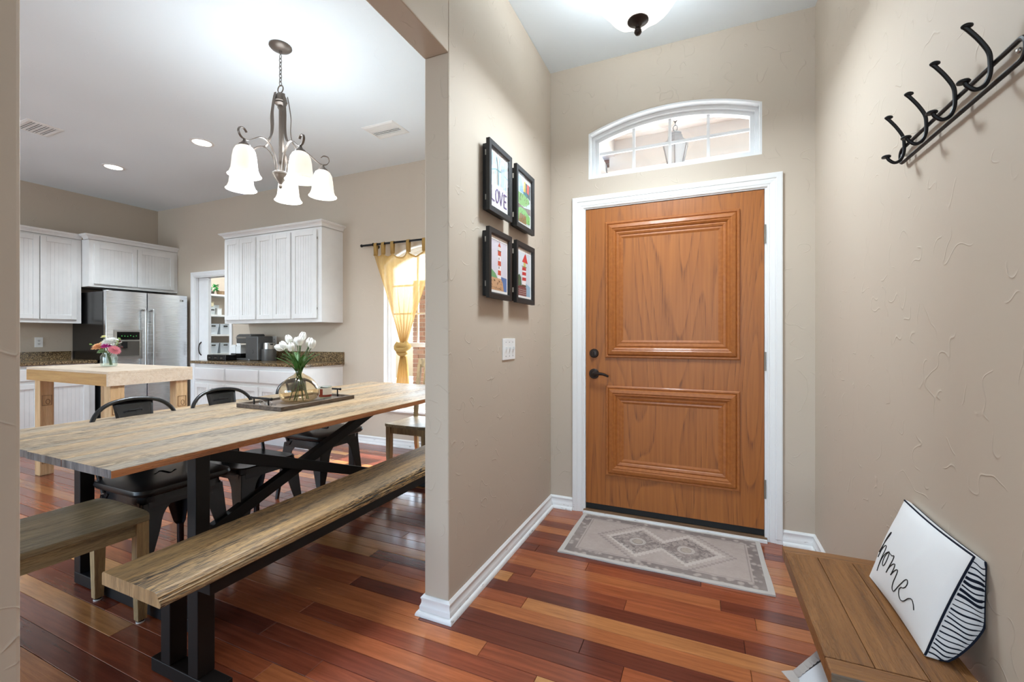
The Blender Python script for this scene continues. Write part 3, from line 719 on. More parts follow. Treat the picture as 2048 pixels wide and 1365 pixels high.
# the glass also sends light down
lp2 = lamp('foyer_bulb_down', 'AREA', (FX, FY, 2.60), 14.0, (0.78, 0.905, 1.0), shape='DISK', size=0.36, spread=math.radians(166)); lp2.parent = fl; lp2.location = (0, 0, -0.022)

# ---------------------------------------------------------------- pictures on the partition
def picture(y0, y1, z0, z1, art, label):
    XFc = XL + 0.050
    t = thing('picture_frame', (XL, (y0 + y1) / 2, z0), label, 'picture', 'black shadow-box frames on the partition')
    mb = MB(); mb.box(XL + 0.001, XL + 0.034, y0 + 0.028, y1 - 0.028, z0 + 0.012, z1 - 0.012); O('backing_box', mb, M_FRAMEB, t)
    wd = 0.030; mb = MB()
    sweep(mb, [(y0, z0), (y1, z0), (y1, z1), (y0, z1)], [(0, 0.033), (0, 0.052), (wd * 0.8, 0.051), (wd, 0.047), (wd, 0.033)], lambda a, b, h: (XL + h, a, b), closed=True)
    O('frame', mb, M_FRAMEB, t, fixn=True)
    iy0, iy1, iz0, iz1 = y0 + wd, y1 - wd, z0 + wd, z1 - wd
    mb = MB(); mats = [M_PAPER]; mb.box(XL + 0.034, XL + 0.038, iy0 - 0.003, iy1 + 0.003, iz0 - 0.003, iz1 + 0.003)
    lay = [0]
    def poly(pts, rgb):
        m = flat(rgb)
        if m not in mats: mats.append(m)
        mb.mi = mats.index(m); lay[0] += 1
        xx = XL + 0.0381 + lay[0] * 0.00006
        mb.add([(xx, iy0 + (iy1 - iy0) * u, iz0 + (iz1 - iz0) * v) for u, v in pts], [tuple(range(len(pts)))])
    def stroke(pts, wdt, rgb):
        for (a, b2), (c, d) in zip(pts[:-1], pts[1:]):
            dx, dy = (c - a) * 0.62, d - b2; L = math.hypot(dx, dy) or 1; nx, ny = -dy / L * wdt / 0.62, dx / L * wdt
            ex, ey = dx / L * wdt * .6 / .62, dy / L * wdt * .6
            poly([(a + nx - ex, b2 + ny - ey), (a - nx - ex, b2 - ny - ey), (c - nx + ex, d - ny + ey), (c + nx + ex, d + ny + ey)], rgb)
    art(poly, stroke)
    O('artwork', mb, mats, t)
    mb = MB(); mb.box(XL + 0.0450, XL + 0.0458, iy0 - 0.002, iy1 + 0.002, iz0 - 0.002, iz1 + 0.002); O('glass', mb, M_PICGLASS, t)
    for z in (z0 + (z1 - z0) * 0.17, z0 + (z1 - z0) * 0.80):
        mb = MB(); mb.box(XL + 0.014, XL + 0.032, y0 + 0.0255, y0 + 0.0285, z, z + 0.026); O('clasp', mb, M_CHROME, t)
def art_love(poly, st):
    poly([(0.03, 0.03), (0.97, 0.03), (0.97, 0.97), (0.03, 0.97)], (228, 226, 230))
    poly([(0.03, 0.42), (0.97, 0.40), (0.97, 0.97), (0.03, 0.97)], (206, 218, 224))
    rnd = random.Random(3)
    for i in range(9):
        u = 0.08 + i * 0.1; st([(u, 0.44), (u + 0.02, 0.72), (u + 0.06, 0.93)], 0.012 + rnd.random() * 0.02, rnd.choice([(176, 196, 206), (150, 176, 190), (228, 236, 240), (188, 178, 168)]))
    st([(0.03, 0.62), (0.3, 0.69), (0.6, 0.70), (0.97, 0.66)], 0.012, (106, 150, 152)); st([(0.35, 0.9), (0.42, 0.75), (0.44, 0.45)], 0.010, (96, 116, 124))
    poly([(0.60, 0.45), (0.72, 0.45), (0.82, 0.86), (0.62, 0.84)], (150, 168, 190))
    pc = (92, 66, 122)
    st([(0.08, 0.36), (0.08, 0.13), (0.24, 0.12)], 0.012, pc)
    st([(0.38 + 0.085 * math.cos(a * PI / 5), 0.235 + 0.115 * math.sin(a * PI / 5)) for a in range(11)], 0.012, pc)
    st([(0.50, 0.35), (0.59, 0.11), (0.69, 0.36)], 0.012, pc)
    st([(0.92, 0.34), (0.77, 0.34), (0.77, 0.11), (0.92, 0.11)], 0.012, pc); st([(0.77, 0.225), (0.89, 0.225)], 0.011, pc)
    for i in range(26):
        u, v = 0.06 + rnd.random() * 0.88, 0.05 + rnd.random() * 0.40; st([(u, v), (u + 0.014, v + 0.006)], 0.005, (150, 130, 150))
def art_garden(poly, st):
    poly([(0.03, 0.03), (0.97, 0.03), (0.97, 0.97), (0.03, 0.97)], (196, 206, 204))
    poly([(0.03, 0.66), (0.45, 0.62), (0.42, 0.80), (0.30, 0.93), (0.03, 0.97)], (176, 204, 226))
    for u in (0.08, 0.16, 0.24): st([(u, 0.95), (u + 0.13, 0.80), (u + 0.16, 0.66)], 0.014, (110, 150, 190))
    poly([(0.5, 0.66), (0.97, 0.6), (0.97, 0.90), (0.55, 0.90)], (70, 92, 98)); poly([(0.70, 0.72), (0.86, 0.70), (0.88, 0.90), (0.72, 0.90)], (214, 96, 88)); poly([(0.46, 0.70), (0.62, 0.70), (0.6, 0.92), (0.48, 0.90)], (208, 176, 84))
    poly([(0.45, 0.62), (0.75, 0.60), (0.72, 0.70), (0.44, 0.69)], (52, 112, 124))
    poly([(0.03, 0.45), (0.2, 0.38), (0.55, 0.40), (0.9, 0.52), (0.85, 0.60), (0.5, 0.64), (0.03, 0.62)], (134, 178, 112))
    poly([(0.03, 0.30), (0.97, 0.28), (0.97, 0.42), (0.5, 0.37), (0.03, 0.40)], (126, 108, 104))
    poly([(0.03, 0.06), (0.92, 0.08), (0.95, 0.24), (0.6, 0.34), (0.25, 0.34), (0.03, 0.28)], (124, 182, 104)); poly([(0.12, 0.04), (0.66, 0.05), (0.64, 0.22), (0.18, 0.22)], (146, 112, 74))
    rnd = random.Random(8)
    for i in range(44):
        u, v = 0.08 + rnd.random() * 0.8, 0.05 + rnd.random() * 0.55; st([(u, v), (u + 0.03, v + 0.03)], 0.006, rnd.choice([(64, 96, 54), (96, 140, 76), (110, 84, 52), (66, 78, 90)]))
def art_tall_lighthouse(poly, st):
    poly([(0.05, 0.05), (0.95, 0.05), (0.95, 0.93), (0.05, 0.93)], (214, 208, 216))
    poly([(0.68, 0.05), (0.95, 0.05), (0.95, 0.30), (0.60, 0.31)], (84, 118, 168)); poly([(0.03, 0.25), (0.45, 0.25), (0.30, 0.35), (0.05, 0.42)], (104, 162, 110))
    poly([(0.04, 0.05), (0.78, 0.05), (0.72, 0.20), (0.62, 0.27), (0.04, 0.27)], (206, 160, 120))
    poly([(0.44, 0.27), (0.62, 0.27), (0.60, 0.76), (0.45, 0.76)], (236, 230, 228))
    for z in (0.33, 0.50, 0.68): poly([(0.44, z), (0.615, z), (0.61, z + 0.085), (0.445, z + 0.085)], (204, 78, 50))
    poly([(0.46, 0.76), (0.59, 0.76), (0.59, 0.84), (0.46, 0.84)], (226, 214, 200)); poly([(0.44, 0.84), (0.61, 0.84), (0.525, 0.92)], (196, 82, 58)); st([(0.43, 0.765), (0.62, 0.765)], 0.006, (70, 50, 40)); st([(0.525, 0.92), (0.525, 0.965)], 0.003, (90, 80, 80))
    for z in (0.45, 0.61): st([(0.50, z), (0.50, z + 0.03)], 0.010, (50, 44, 60))
    rnd = random.Random(5)
    for i in range(22): u, v = 0.08 + rnd.random() * 0.55, 0.07 + rnd.random() * 0.17; st([(u, v), (u + 0.04, v - 0.02)], 0.004, (92, 70, 56))
    st([(0.05, 0.93), (0.95, 0.93)], 0.003, (120, 110, 110))
def art_red_lighthouse(poly, st):
    poly([(0.05, 0.05), (0.95, 0.05), (0.95, 0.93), (0.05, 0.93)], (206, 212, 218))
    poly([(0.62, 0.05), (0.95, 0.05), (0.95, 0.26), (0.60, 0.32)], (146, 180, 200)); poly([(0.05, 0.24), (0.34, 0.24), (0.30, 0.42), (0.18, 0.48), (0.05, 0.42)], (70, 100, 72))
    poly([(0.05, 0.05), (0.66, 0.05), (0.66, 0.22), (0.45, 0.27), (0.05, 0.23)], (116, 50, 52)); poly([(0.32, 0.24), (0.66, 0.24), (0.62, 0.29), (0.38, 0.29)], (82, 62, 44))
    poly([(0.38, 0.28), (0.62, 0.28), (0.64, 0.64), (0.40, 0.64)], (238, 230, 228))
    for z in (0.36, 0.47, 0.57): poly([(0.37, z), (0.64, z + 0.01), (0.64, z + 0.075), (0.38, z + 0.065)], (196, 44, 48))
    poly([(0.46, 0.64), (0.62, 0.64), (0.61, 0.76), (0.47, 0.76)], (196, 190, 110)); poly([(0.36, 0.74), (0.76, 0.73), (0.62, 0.91), (0.56, 0.91)], (206, 48, 46)); st([(0.34, 0.65), (0.68, 0.65)], 0.006, (90, 96, 60)); st([(0.585, 0.90), (0.585, 0.965)], 0.003, (90, 80, 80))
    for z in (0.09, 0.13, 0.17): st([(0.06, z), (0.64, z)], 0.003, (206, 190, 186))
    for i in range(7): st([(0.10 + i * 0.08, 0.06), (0.10 + i * 0.08, 0.21)], 0.002, (206, 190, 186))
picture(1.848, 2.116, 1.799, 2.143, art_love, 'black framed child drawing reading LOVE, upper row nearest the opening')
picture(2.180, 2.452, 1.799, 2.141, art_garden, 'black framed drawing of green hills, upper row nearest the door')
picture(1.846, 2.114, 1.381, 1.721, art_tall_lighthouse, 'black framed drawing of tall orange striped lighthouse on sand')
picture(2.178, 2.456, 1.382, 1.723, art_red_lighthouse, 'black framed drawing of red roofed lighthouse on brick rock')

def wall_plate(name, at, w2, h2, normal, label, cat, draw):
    """at = centre on the wall surface; normal axis string"""
    t = thing(name, at, label, cat)
    def bx(u0, u1, z0, z1, d0, d1, mat, nm, bev=0.0):
        mb = MB()
        if normal == '+x': mb.box(at[0] + d0, at[0] + d1, at[1] + u0, at[1] + u1, at[2] + z0, at[2] + z1)
        else: mb.box(at[0] + u0, at[0] + u1, at[1] - d1, at[1] - d0, at[2] + z0, at[2] + z1)
        return O(nm, mb, mat, t, bevel=bev)
    bx(-w2, w2, -h2, h2, 0, 0.006, M_PLASTIC, 'cover_plate', 0.002); draw(bx)
def toggles(n):
    def d(bx):
        for i in range(n):
            c = (i - (n - 1) / 2) * 0.046
            bx(c - 0.006, c + 0.006, -0.013, 0.013, 0.006, 0.0075, M_SHELF, 'switch_slot'); bx(c - 0.0035, c + 0.0035, -0.001, 0.012, 0.0075, 0.017, M_PLASTIC, 'toggle')
            for z in (-0.038, 0.038): bx(c - 0.002, c + 0.002, z - 0.002, z + 0.002, 0.006, 0.007, M_SLOT, 'screw')
    return d
def outlet(bx):
    for z in (-0.020, 0.020):
        bx(-0.016, 0.016, z - 0.014, z + 0.014, 0.006, 0.0075, M_SHELF, 'receptacle')
        bx(-0.007, -0.004, z - 0.004, z + 0.007, 0.0075, 0.0082, M_SLOT, 'slot'); bx(0.004, 0.007, z - 0.004, z + 0.007, 0.0075, 0.0082, M_SLOT, 'slot'); bx(-0.0025, 0.0025, z - 0.011, z - 0.006, 0.0075, 0.0082, M_SLOT, 'slot')
wall_plate('light_switch', (XL, 2.183, 1.125), 0.082, 0.058, '+x', 'white triple light switch below the framed drawings', 'light switch', toggles(3))
wall_plate('wall_outlet', (XF, 2.546, 1.121), 0.036, 0.060, '+x', 'white wall outlet above the left granite backsplash', 'outlet', outlet)
wall_plate('light_switch', (-5.60, YB, 1.123), 0.036, 0.060, '-y', 'white single light switch beside the pantry doorway', 'light switch', toggles(1))
wall_plate('wall_outlet', (-4.92, YB, 1.135), 0.036, 0.060, '-y', 'white wall outlet behind the coffee maker', 'outlet', outlet)

# ---------------------------------------------------------------- coat hook rack on the right wall
hk = thing('coat_rack', (XR, 1.43, 1.73), 'black iron coat rack with four double hooks', 'coat rack')
xr = XR - 0.014
def rrect(y0, y1, z0, z1, r, n=5):
    P = []
    for cy, cz, a0 in ((y1 - r, z1 - r, 0), (y0 + r, z1 - r, PI / 2), (y0 + r, z0 + r, PI), (y1 - r, z0 + r, 1.5 * PI)):
        for i in range(n + 1): a = a0 + PI / 2 * i / n; P.append((cy + math.cos(a) * r, cz + math.sin(a) * r))
    return P
rp = rrect(1.155, 1.732, 1.733, 1.776, 0.018); rp = rp + [rp[0], rp[1]]
mb = MB(); mb.tube([(xr, y, z) for y, z in rp], 0.0050, 8); O('rail', mb, M_BLACK, hk, smooth=True)
for y in (1.249, 1.390, 1.536, 1.677):
    mb = MB()
    pth = crom([(xr - 0.050, y, 1.862), (xr - 0.042, y, 1.852), (xr - 0.026, y, 1.828), (xr - 0.012, y, 1.800), (xr - 0.009, y, 1.776), (xr - 0.010, y, 1.750), (xr - 0.018, y, 1.730), (xr - 0.032, y, 1.724), (xr - 0.045, y, 1.734), (xr - 0.050, y, 1.744)], 5)
    mb.tube(pth, 0.0046, 8)
    mb.ball((xr - 0.046, y, 1.864), 0.0085, 10, 6, (1.3, 0.9, 0.7)); mb.lathe([(0.0, 0), (0.011, 0.0), (0.012, 0.003), (0.010, 0.006), (0.0, 0.0065)], (xr - 0.052, y, 1.742), 14)
    O('hook', mb, M_BLACK, hk, smooth=True, fixn=True)
for y in (1.175, 1.712):
    mb = MB(); mb.cyl((0, y, 1.7545), 0.005, xr, XR, 8, 'x'); mb.ball((xr, y, 1.7545), 0.006, 8, 5); O('mounting_screw', mb, M_CHROME, hk, smooth=True)

# ---------------------------------------------------------------- rug
mb = MB(); nx, ny = 60, 34; RX0, RX1, RY0, RY1 = -0.732, 0.310, 2.304, 2.886
def rugp(top):
    def f(u, v):
        x = RX0 + (RX1 - RX0) * u; y = RY0 + (RY1 - RY0) * v
        e = min(u, 1 - u, v, 1 - v); wv = 0.0028 * math.sin(u * 33 + 2 * v) * max(0, 1 - e * 14)
        x += 0.0015 * math.sin(v * 9) * (abs(u - 0.5) * 2) ** 4 - 0.010 * (u - 0.5) * v; y += 0.002 * math.sin(u * 14) * (abs(v - 0.5) * 2) ** 6
        return (x, y, (0.0075 + wv * 0.6) if top else 0.0006)
    return f
mb.grid(rugp(True), nx, ny); o1 = len(mb.v); mb.grid(rugp(False), nx, ny)
mb.f[-nx * ny:] = [f[::-1] for f in mb.f[-nx * ny:]]
edge = [i for i in range(nx)] + [(j + 1) * (nx + 1) - 1 for j in range(ny)] + [ny * (nx + 1) + nx - i for i in range(nx)] + [(ny - j) * (nx + 1) for j in range(ny)]
for a, b2 in zip(edge, edge[1:] + edge[:1]): mb.f.append((b2, a, a + o1, b2 + o1)); mb.m.append(0)
O('runner_rug', mb, M_RUG, smooth=True, label='faded grey and beige patterned runner rug at the front door', cat='rug')

# ---------------------------------------------------------------- bench with pillow beside the right wall
hb = thing('entry_bench', (0.405, 1.49, 0), 'low brown wooden bench with plank top beside the right wall', 'bench')
BX0, BX1, BY0, BY1, BZ, BT = 0.262, 0.548, 1.166, 1.806, 0.45, 0.040
w3 = (BX1 - BX0) / 3
for i in range(3):
    mb = MB(); mb.box(BX0 + i * w3 + 0.0007, BX0 + (i + 1) * w3 - 0.0007, BY0 + 0.056, BY1 - 0.050, BZ - BT, BZ); O('top_plank', mb, M_HBENCH, hb, bevel=0.0015)
for a, b2 in ((BY0, BY0 + 0.055), (BY1 - 0.049, BY1)):
    mb = MB(); mb.box(BX0, BX1, a, b2, BZ - BT, BZ); mb.m[2] = 1
    mb.m[2] = 1 if a == BY0 else 0
    O('end_board', mb, [M_HBENCHE, M_GREYEND], hb, bevel=0.004)
for y in (BY0 + 0.06, BY1 - 0.10):
    mb = MB(); mb.prism_y([(0.425, 0), (0.515, 0), (0.500, BZ - BT), (0.440, BZ - BT)], y, y + 0.040); O('leg', mb, M_HBENCH, hb, bevel=0.003, fixn=True)
mb = MB(); mb.box(BX0 + 0.12, BX1 - 0.03, BY0 + 0.04, BY0 + 0.06, BZ - BT - 0.04, BZ - BT); O('apron', mb, M_HBENCHE, hb)
mb = MB(); mb.box(BX0 + 0.12, BX1 - 0.03, BY1 - 0.06, BY1 - 0.04, BZ - BT - 0.04, BZ - BT); O('apron', mb, M_HBENCHE, hb)

# torn-open white carton on the floor under the bench
ct = thing('cardboard_carton', (0, 0, 0), 'torn open white cardboard carton on the floor under the brown bench', 'box')
def ctp(u, v, z):   # u along the torn front edge, v towards the wall
    return (0.236 + u * 0.112 * 0.92 + v * 0.10, 1.507 + u * 0.165 * 0.92 - v * 0.062, z)
M_CARD = simple('white_card', (232, 234, 238), 0.6); M_CARDI = simple('raw_card', (206, 196, 188), 0.8)
zb = 0.20
mb = MB(); mb.add([ctp(0.0, 0.14, zb - 0.012), ctp(1, 0.22, zb - 0.012), ctp(1, 1.5, zb - 0.012), ctp(0, 1.2, zb - 0.012)], [(0, 1, 2, 3)]); O('lid_panel', mb, M_CARD, ct, solid=0.002)
mb = MB(); n = 22; rj = random.Random(2); jag = [rj.uniform(-0.05, 0.05) for _ in range(n + 1)]
vs = [ctp(i / n, 0.02 + 0.06 * jag[i], zb) for i in range(n + 1)] + [ctp(i / n, 0.16 + 0.012 * math.sin(i * 2.3) + 0.04 * jag[n - i], zb - 0.010) for i in range(n + 1)]
mb.add(vs, [(i, i + 1, n + 2 + i, n + 1 + i) for i in range(n)]); O('torn_strip', mb, M_CARDI, ct, solid=0.0015)
mb = MB(); mb.add([ctp(-0.10, -0.10, zb + 0.004), ctp(0.08, 0.02, zb + 0.002), ctp(0.0, 0.24, zb - 0.006), ctp(-0.2, 0.30, zb - 0.006)], [(0, 1, 2, 3)]); O('torn_flap', mb, M_CARDI, ct, solid=0.0015)
for nm, (ua, va, ub, vb) in {'front_side': (0.02, 0.05, 1, 0.05), 'near_side': (0.0, 0.1, 0.0, 1.2), 'far_side': (1, 0.06, 1, 1.5), 'rear_side': (0, 1.2, 1, 1.5)}.items():
    mb = MB(); a, b2 = ctp(ua, va, 0), ctp(ub, vb, 0); mb.add([a, b2, (b2[0], b2[1], zb - 0.012), (a[0], a[1], zb - 0.012)], [(0, 1, 2, 3)]); O(nm, mb, M_CARD, ct, solid=0.002)

# pillow: box cushion leaning on the wall
pl = thing('throw_pillow', (0.50, 1.49, BZ), 'white box pillow with handwritten home and navy striped side', 'pillow')
PW, PH, PT = 0.365, 0.262, 0.070
LEAN = math.radians(19.0)
def pil(u, v, t):
    """u 0..1 along +y (u=0 nearest the camera), v 0..1 up, t depth (0 front, 1 back)"""
    bul = math.sin(PI * u) ** 0.6 * math.sin(PI * v) ** 0.6
    pinch = 1 - 0.030 * math.sin(PI * u) * (1 if True else 0)
    yy = 1.308 + PW * (u + (0.016 * math.sin(PI * v) * abs(2 * u - 1)))
    hh = PH * (v + 0.045 * math.sin(PI * u) * (0.5 - v) * 0.9)
    thick = PT * (0.40 + 0.60 * math.sin(PI * min(1, max(0, v))) ** 0.7)
    if t < 0.5: d = -0.028 * bul
    else: d = thick + 0.004 * bul
    x = 0.474 + math.sin(LEAN) * hh + math.cos(LEAN) * d
    z = BZ + 0.004 + math.cos(LEAN) * hh - math.sin(LEAN) * (d if t > 0.5 else d)
    return (min(x, XR - 0.002), yy, max(z, BZ + 0.001))
mb = MB(); nu, nv = 28, 22
mb.grid(lambda u, v: pil(1 - u, v, 0), nu, nv); O('front_face', mb, M_PILLOW, pl, smooth=True)
mb = MB(); mb.grid(lambda u, v: pil(u, v, 1), nu, nv); O('back_face', mb, M_PILLOW, pl, smooth=True)
per = [(0, i / nv) for i in range(nv)] + [(i / nu, 1) for i in range(nu)] + [(1, 1 - i / nv) for i in range(nv)] + [(1 - i / nu, 0) for i in range(nu)]
def side(uv, t):
    a, b2 = Vector(pil(*uv, 0)), Vector(pil(*uv, 1)); p = a.lerp(b2, t)
    if uv[0] == 0: p.y -= 0.016 * math.sin(PI * t) * math.sin(PI * uv[1]) ** 0.5
    if uv[0] == 1: p.y += 0.016 * math.sin(PI * t)
    p.z = max(p.z, BZ + 0.001); p.x = min(p.x, XR - 0.002)
    return p
mb = MB(); K = 6; M_ = len(per)
vs = [side(q, t / K) for q in per for t in range(K + 1)]
mb.add(vs, [(i * (K + 1) + j, i * (K + 1) + j + 1, ((i + 1) % M_) * (K + 1) + j + 1, ((i + 1) % M_) * (K + 1) + j) for i in range(M_) for j in range(K)]); gus = O('gusset', mb, M_PILLOW, pl, smooth=True)
rs = random.Random(4)
for i in range(21):      # printed stripes on the near side
    v = 0.05 + i * 0.045; wv = rs.choice([0.0045, 0.006, 0.006, 0.008, 0.013])
    mb = MB(); pts = []
    for j in range(11):
        t = 0.06 + 0.90 * j / 10 * rs.uniform(0.98, 1.0)
        for dv in (-wv, wv):
            p = side((0, min(0.985, max(0.015, v + dv * (0.5 if j > 8 else 1) + 0.008 * math.sin(j * 0.6 + i)))), t); pts.append((p.x, p.y - 0.0012, p.z))
    mb.add(pts, [(2 * j, 2 * j + 1, 2 * j + 3, 2 * j + 2) for j in range(10)]); O('stripe', mb, M_NAVY, gus, solid=0.0006)
for t, r in ((0, 0.0023), (1, 0.0024)):
    mb = MB(); P = [Vector(pil(*q, t)) + Vector((0, -0.001 if q[0] == 0 else 0, 0.002 if q[1] == 0 else 0)) for q in per if q[0] == 0 or q[1] == 1 or (t == 1)]
    if t == 1: P.append(P[0])
    else: P.append(Vector(pil(1, 1, 0)))
    for p in P: p.x = min(p.x, XR - 0.005); p.z = max(p.z, BZ + 0.0032)
    mb.tube(P, r, 6); O('piping', mb, M_NAVY, pl, smooth=True)
# handwriting "home": strokes in face coordinates (a: 0..1 left to right as read, b: height 0..1)
HOME = [[(0.085, 0.50), (0.11, 0.60), (0.145, 0.74), (0.16, 0.82), (0.148, 0.83), (0.128, 0.72), (0.118, 0.58), (0.105, 0.44), (0.125, 0.55), (0.16, 0.645), (0.19, 0.66), (0.198, 0.61), (0.185, 0.50), (0.172, 0.37), (0.165, 0.30), (0.172, 0.36)],
        [(0.172, 0.36), (0.19, 0.47), (0.215, 0.56), (0.245, 0.62), (0.275, 0.65), (0.285, 0.60), (0.28, 0.52), (0.262, 0.455), (0.238, 0.44), (0.228, 0.49), (0.238, 0.57), (0.262, 0.63), (0.30, 0.645), (0.325, 0.645)],
        [(0.325, 0.645), (0.352, 0.67), (0.36, 0.63), (0.348, 0.54), (0.332, 0.455), (0.325, 0.42), (0.345, 0.50), (0.375, 0.575), (0.402, 0.605), (0.408, 0.56), (0.400, 0.49), (0.393, 0.455), (0.415, 0.52), (0.442, 0.575), (0.458, 0.57), (0.456, 0.50), (0.446, 0.42), (0.445, 0.35), (0.462, 0.325), (0.485, 0.36), (0.51, 0.43)],
        [(0.51, 0.43), (0.535, 0.50), (0.555, 0.56), (0.575, 0.59), (0.59, 0.565), (0.585, 0.515), (0.565, 0.475), (0.545, 0.46), (0.53, 0.42), (0.538, 0.365), (0.565, 0.335), (0.60, 0.36), (0.635, 0.43), (0.665, 0.46), (0.69, 0.43), (0.705, 0.385)]]
mb = MB(); path = []
for st in HOME: path += st if not path else st[1:]
cp = crom([(a, b2, 0) for a, b2 in path], 5); wl = []
for p in cp:
    a, b2 = p.x, p.y
    a, b2 = 0.065 + (a - 0.085) * 1.20, 0.16 + (b2 - 0.30) * 0.89
    q = Vector(pil(min(0.99, 1.0 - a), b2, 0)); wl.append(q + Vector((-0.0006, 0, 0.0002)))
mb.tube(wl, 0.00125, 5); O('lettering', mb, M_INK, pl, label='black handwritten word home', smooth=True)

# ---------------------------------------------------------------- dining table
TZ, TT = 0.766, 0.028
TX0, TX1, TY0, TY1 = -2.890, -1.738, 0.765, 3.235
tb = thing('dining_table', ((TX0 + TX1) / 2, (TY0 + TY1) / 2, 0), 'long reclaimed wood dining table on black steel frame', 'table')
cuts = [TX0, -2.585, -2.318, -2.055, TX1]
rt = random.Random(21)
for i in range(4):
    xa, xb = cuts[i] + (0.0012 if i else 0), cuts[i + 1] - (0.0012 if i < 3 else 0)
    mb = MB(); n = 40; z1 = TZ - rt.random() * 0.0012
    L, R = [], []
    for j in range(n + 1):
        y = TY0 + (TY1 - TY0) * j / n + (rt.uniform(-0.003, 0.003) if j in (0, n) else 0)
        a = xa + (rt.uniform(-0.0012, 0.0012) if i == 0 else 0); b2 = xb + (rt.uniform(-0.0014, 0.0014) if i == 3 else 0)
        L.append((a, y)); R.append((b2, y))
    e = 0.003; rings = []
    for (a, y), (b2, _) in zip(L, R):
        rings.append([(a, y, TZ - TT), (b2, y, TZ - TT), (b2, y, z1 - e), (b2 - e, y, z1), (a + e, y, z1), (a, y, z1 - e)])
    mb.loft(rings)
    mb.m = [0] * len(mb.m)
    for fi, f in enumerate(mb.f):
        if len(f) == 6: mb.m[fi] = 2
        else:
            ks = sorted(q % 6 for q in f)
            if 1 in ks and 2 in ks: mb.m[fi] = 1
            if 0 in ks and 5 in ks and len(set(ks)) == 2: mb.m[fi] = 1
    O('tabletop_plank', mb, [M_TABLE, M_TABLE_EDGE, M_TABLE_END], tb, fixn=True)
PX0, PX1 = -2.784, -1.842; PS = 0.056
for ya in (1.079, 2.862):
    for xa in (PX0, PX1 - PS):
        mb = MB(); mb.box(xa, xa + PS, ya, ya + PS, 0.058, TZ - TT - 0.006); O('post', mb, M_BLACK, tb, bevel=0.003)
    mb = MB(); mb.box(PX0, PX1, ya, ya + PS, 0.004, 0.058); O('base_bar', mb, M_BLACK, tb, bevel=0.003)
    mb = MB(); mb.box(PX0, PX1, ya, ya + PS, TZ - TT - 0.012, TZ - TT); O('top_bar', mb, M_BLACK, tb)
    for xa in (PX0 + 0.03, PX1 - 0.03):
        mb = MB(); mb.cyl((xa, ya + PS / 2, 0), 0.018, 0, 0.005, 12); O('levelling_foot', mb, M_RUBBER, tb)
def bar(p0, p1, w2, hx):
    """flat bar in the y-z plane, half height w2, half thickness hx"""
    (x, y0, z0), (_, y1, z1) = p0, p1; d = Vector((y1 - y0, z1 - z0)).normalized(); n = Vector((-d.y, d.x)) * w2
    q = MB(); q.prism_x([(y0 + n.x, z0 + n.y), (y0 - n.x, z0 - n.y), (y1 - n.x, z1 - n.y), (y1 + n.x, z1 + n.y)], x - hx, x + hx); return q
xc = (PX0 + PX1) / 2
O('brace', bar((xc + 0.027, 1.12, TZ - TT - 0.035), (xc + 0.027, 2.875, 0.062), 0.031, 0.025), M_BLACK, tb, fixn=True, bevel=0.003)
O('brace', bar((xc - 0.027, 1.12, 0.062), (xc - 0.027, 2.875, TZ - TT - 0.035), 0.031, 0.025), M_BLACK, tb, fixn=True, bevel=0.003)

# ---------------------------------------------------------------- bench on the near side
bn = thing('dining_bench', (-1.61, 1.9, 0), 'narrow reclaimed wood dining bench on dark steel legs', 'bench')
NX0, NX1, NY0, NY1, NZ, NT = -1.765, -1.448, 0.752, 3.03, 0.440, 0.042
mb = MB(); n = 40; rings = []
for j in range(n + 1):
    y = NY0 + (NY1 - NY0) * j / n; r1, r2 = rt.uniform(-1, 1) * 0.0014, rt.uniform(-1, 1) * 0.0012
    a, b2 = NX0 + r1, NX1 + r2
    rings.append([(a, y, NZ - NT), (b2 - 0.004, y, NZ - NT), (b2, y, NZ - NT + 0.004), (b2, y, NZ - NT + 0.014), (b2 - 0.006, y, NZ - NT + 0.017), (b2 - 0.004, y, NZ - NT + 0.021), (b2 - 0.013, y, NZ - NT + 0.026), (b2 - 0.012, y, NZ - NT + 0.030), (b2 - 0.022, y, NZ - 0.002), (b2 - 0.028, y, NZ), (a + 0.006, y, NZ), (a, y, NZ - 0.006)])
mb.loft(rings); mb.m = [1 if len(f) == 12 else 0 for f in mb.f]
O('bench_top', mb, [M_BENCH, M_BENCH_EDGE], bn, fixn=True)
M_DKST = simple('dark_brown_steel', (24, 18, 16), 0.5, spec=0.22)
for ya in (0.905, 2.80):
    for xa in (-1.742, -1.588):
        mb = MB(); mb.box(xa, xa + 0.054, ya, ya + 0.056, 0.052, NZ - NT - 0.004); O('leg', mb, M_DKST, bn, bevel=0.003)
    mb = MB(); mb.box(-1.80, -1.44, ya, ya + 0.056, 0.004, 0.052); O('base_bar', mb, M_DKST, bn, bevel=0.003)
    mb = MB(); mb.box(-1.742, -1.50, ya, ya + 0.056, NZ - NT - 0.012, NZ - NT); O('top_plate', mb, M_DKST, bn)
    for xa in (-1.78, -1.46):
        mb = MB(); mb.cyl((xa, ya + 0.028, 0), 0.016, 0, 0.005, 12); O('levelling_foot', mb, M_RUBBER, bn)
mb = MB(); mb.box(-1.530, -1.462, 0.90, 2.86, NZ - NT - 0.046, NZ - NT); O('rail', mb, M_DKST, bn, bevel=0.002)

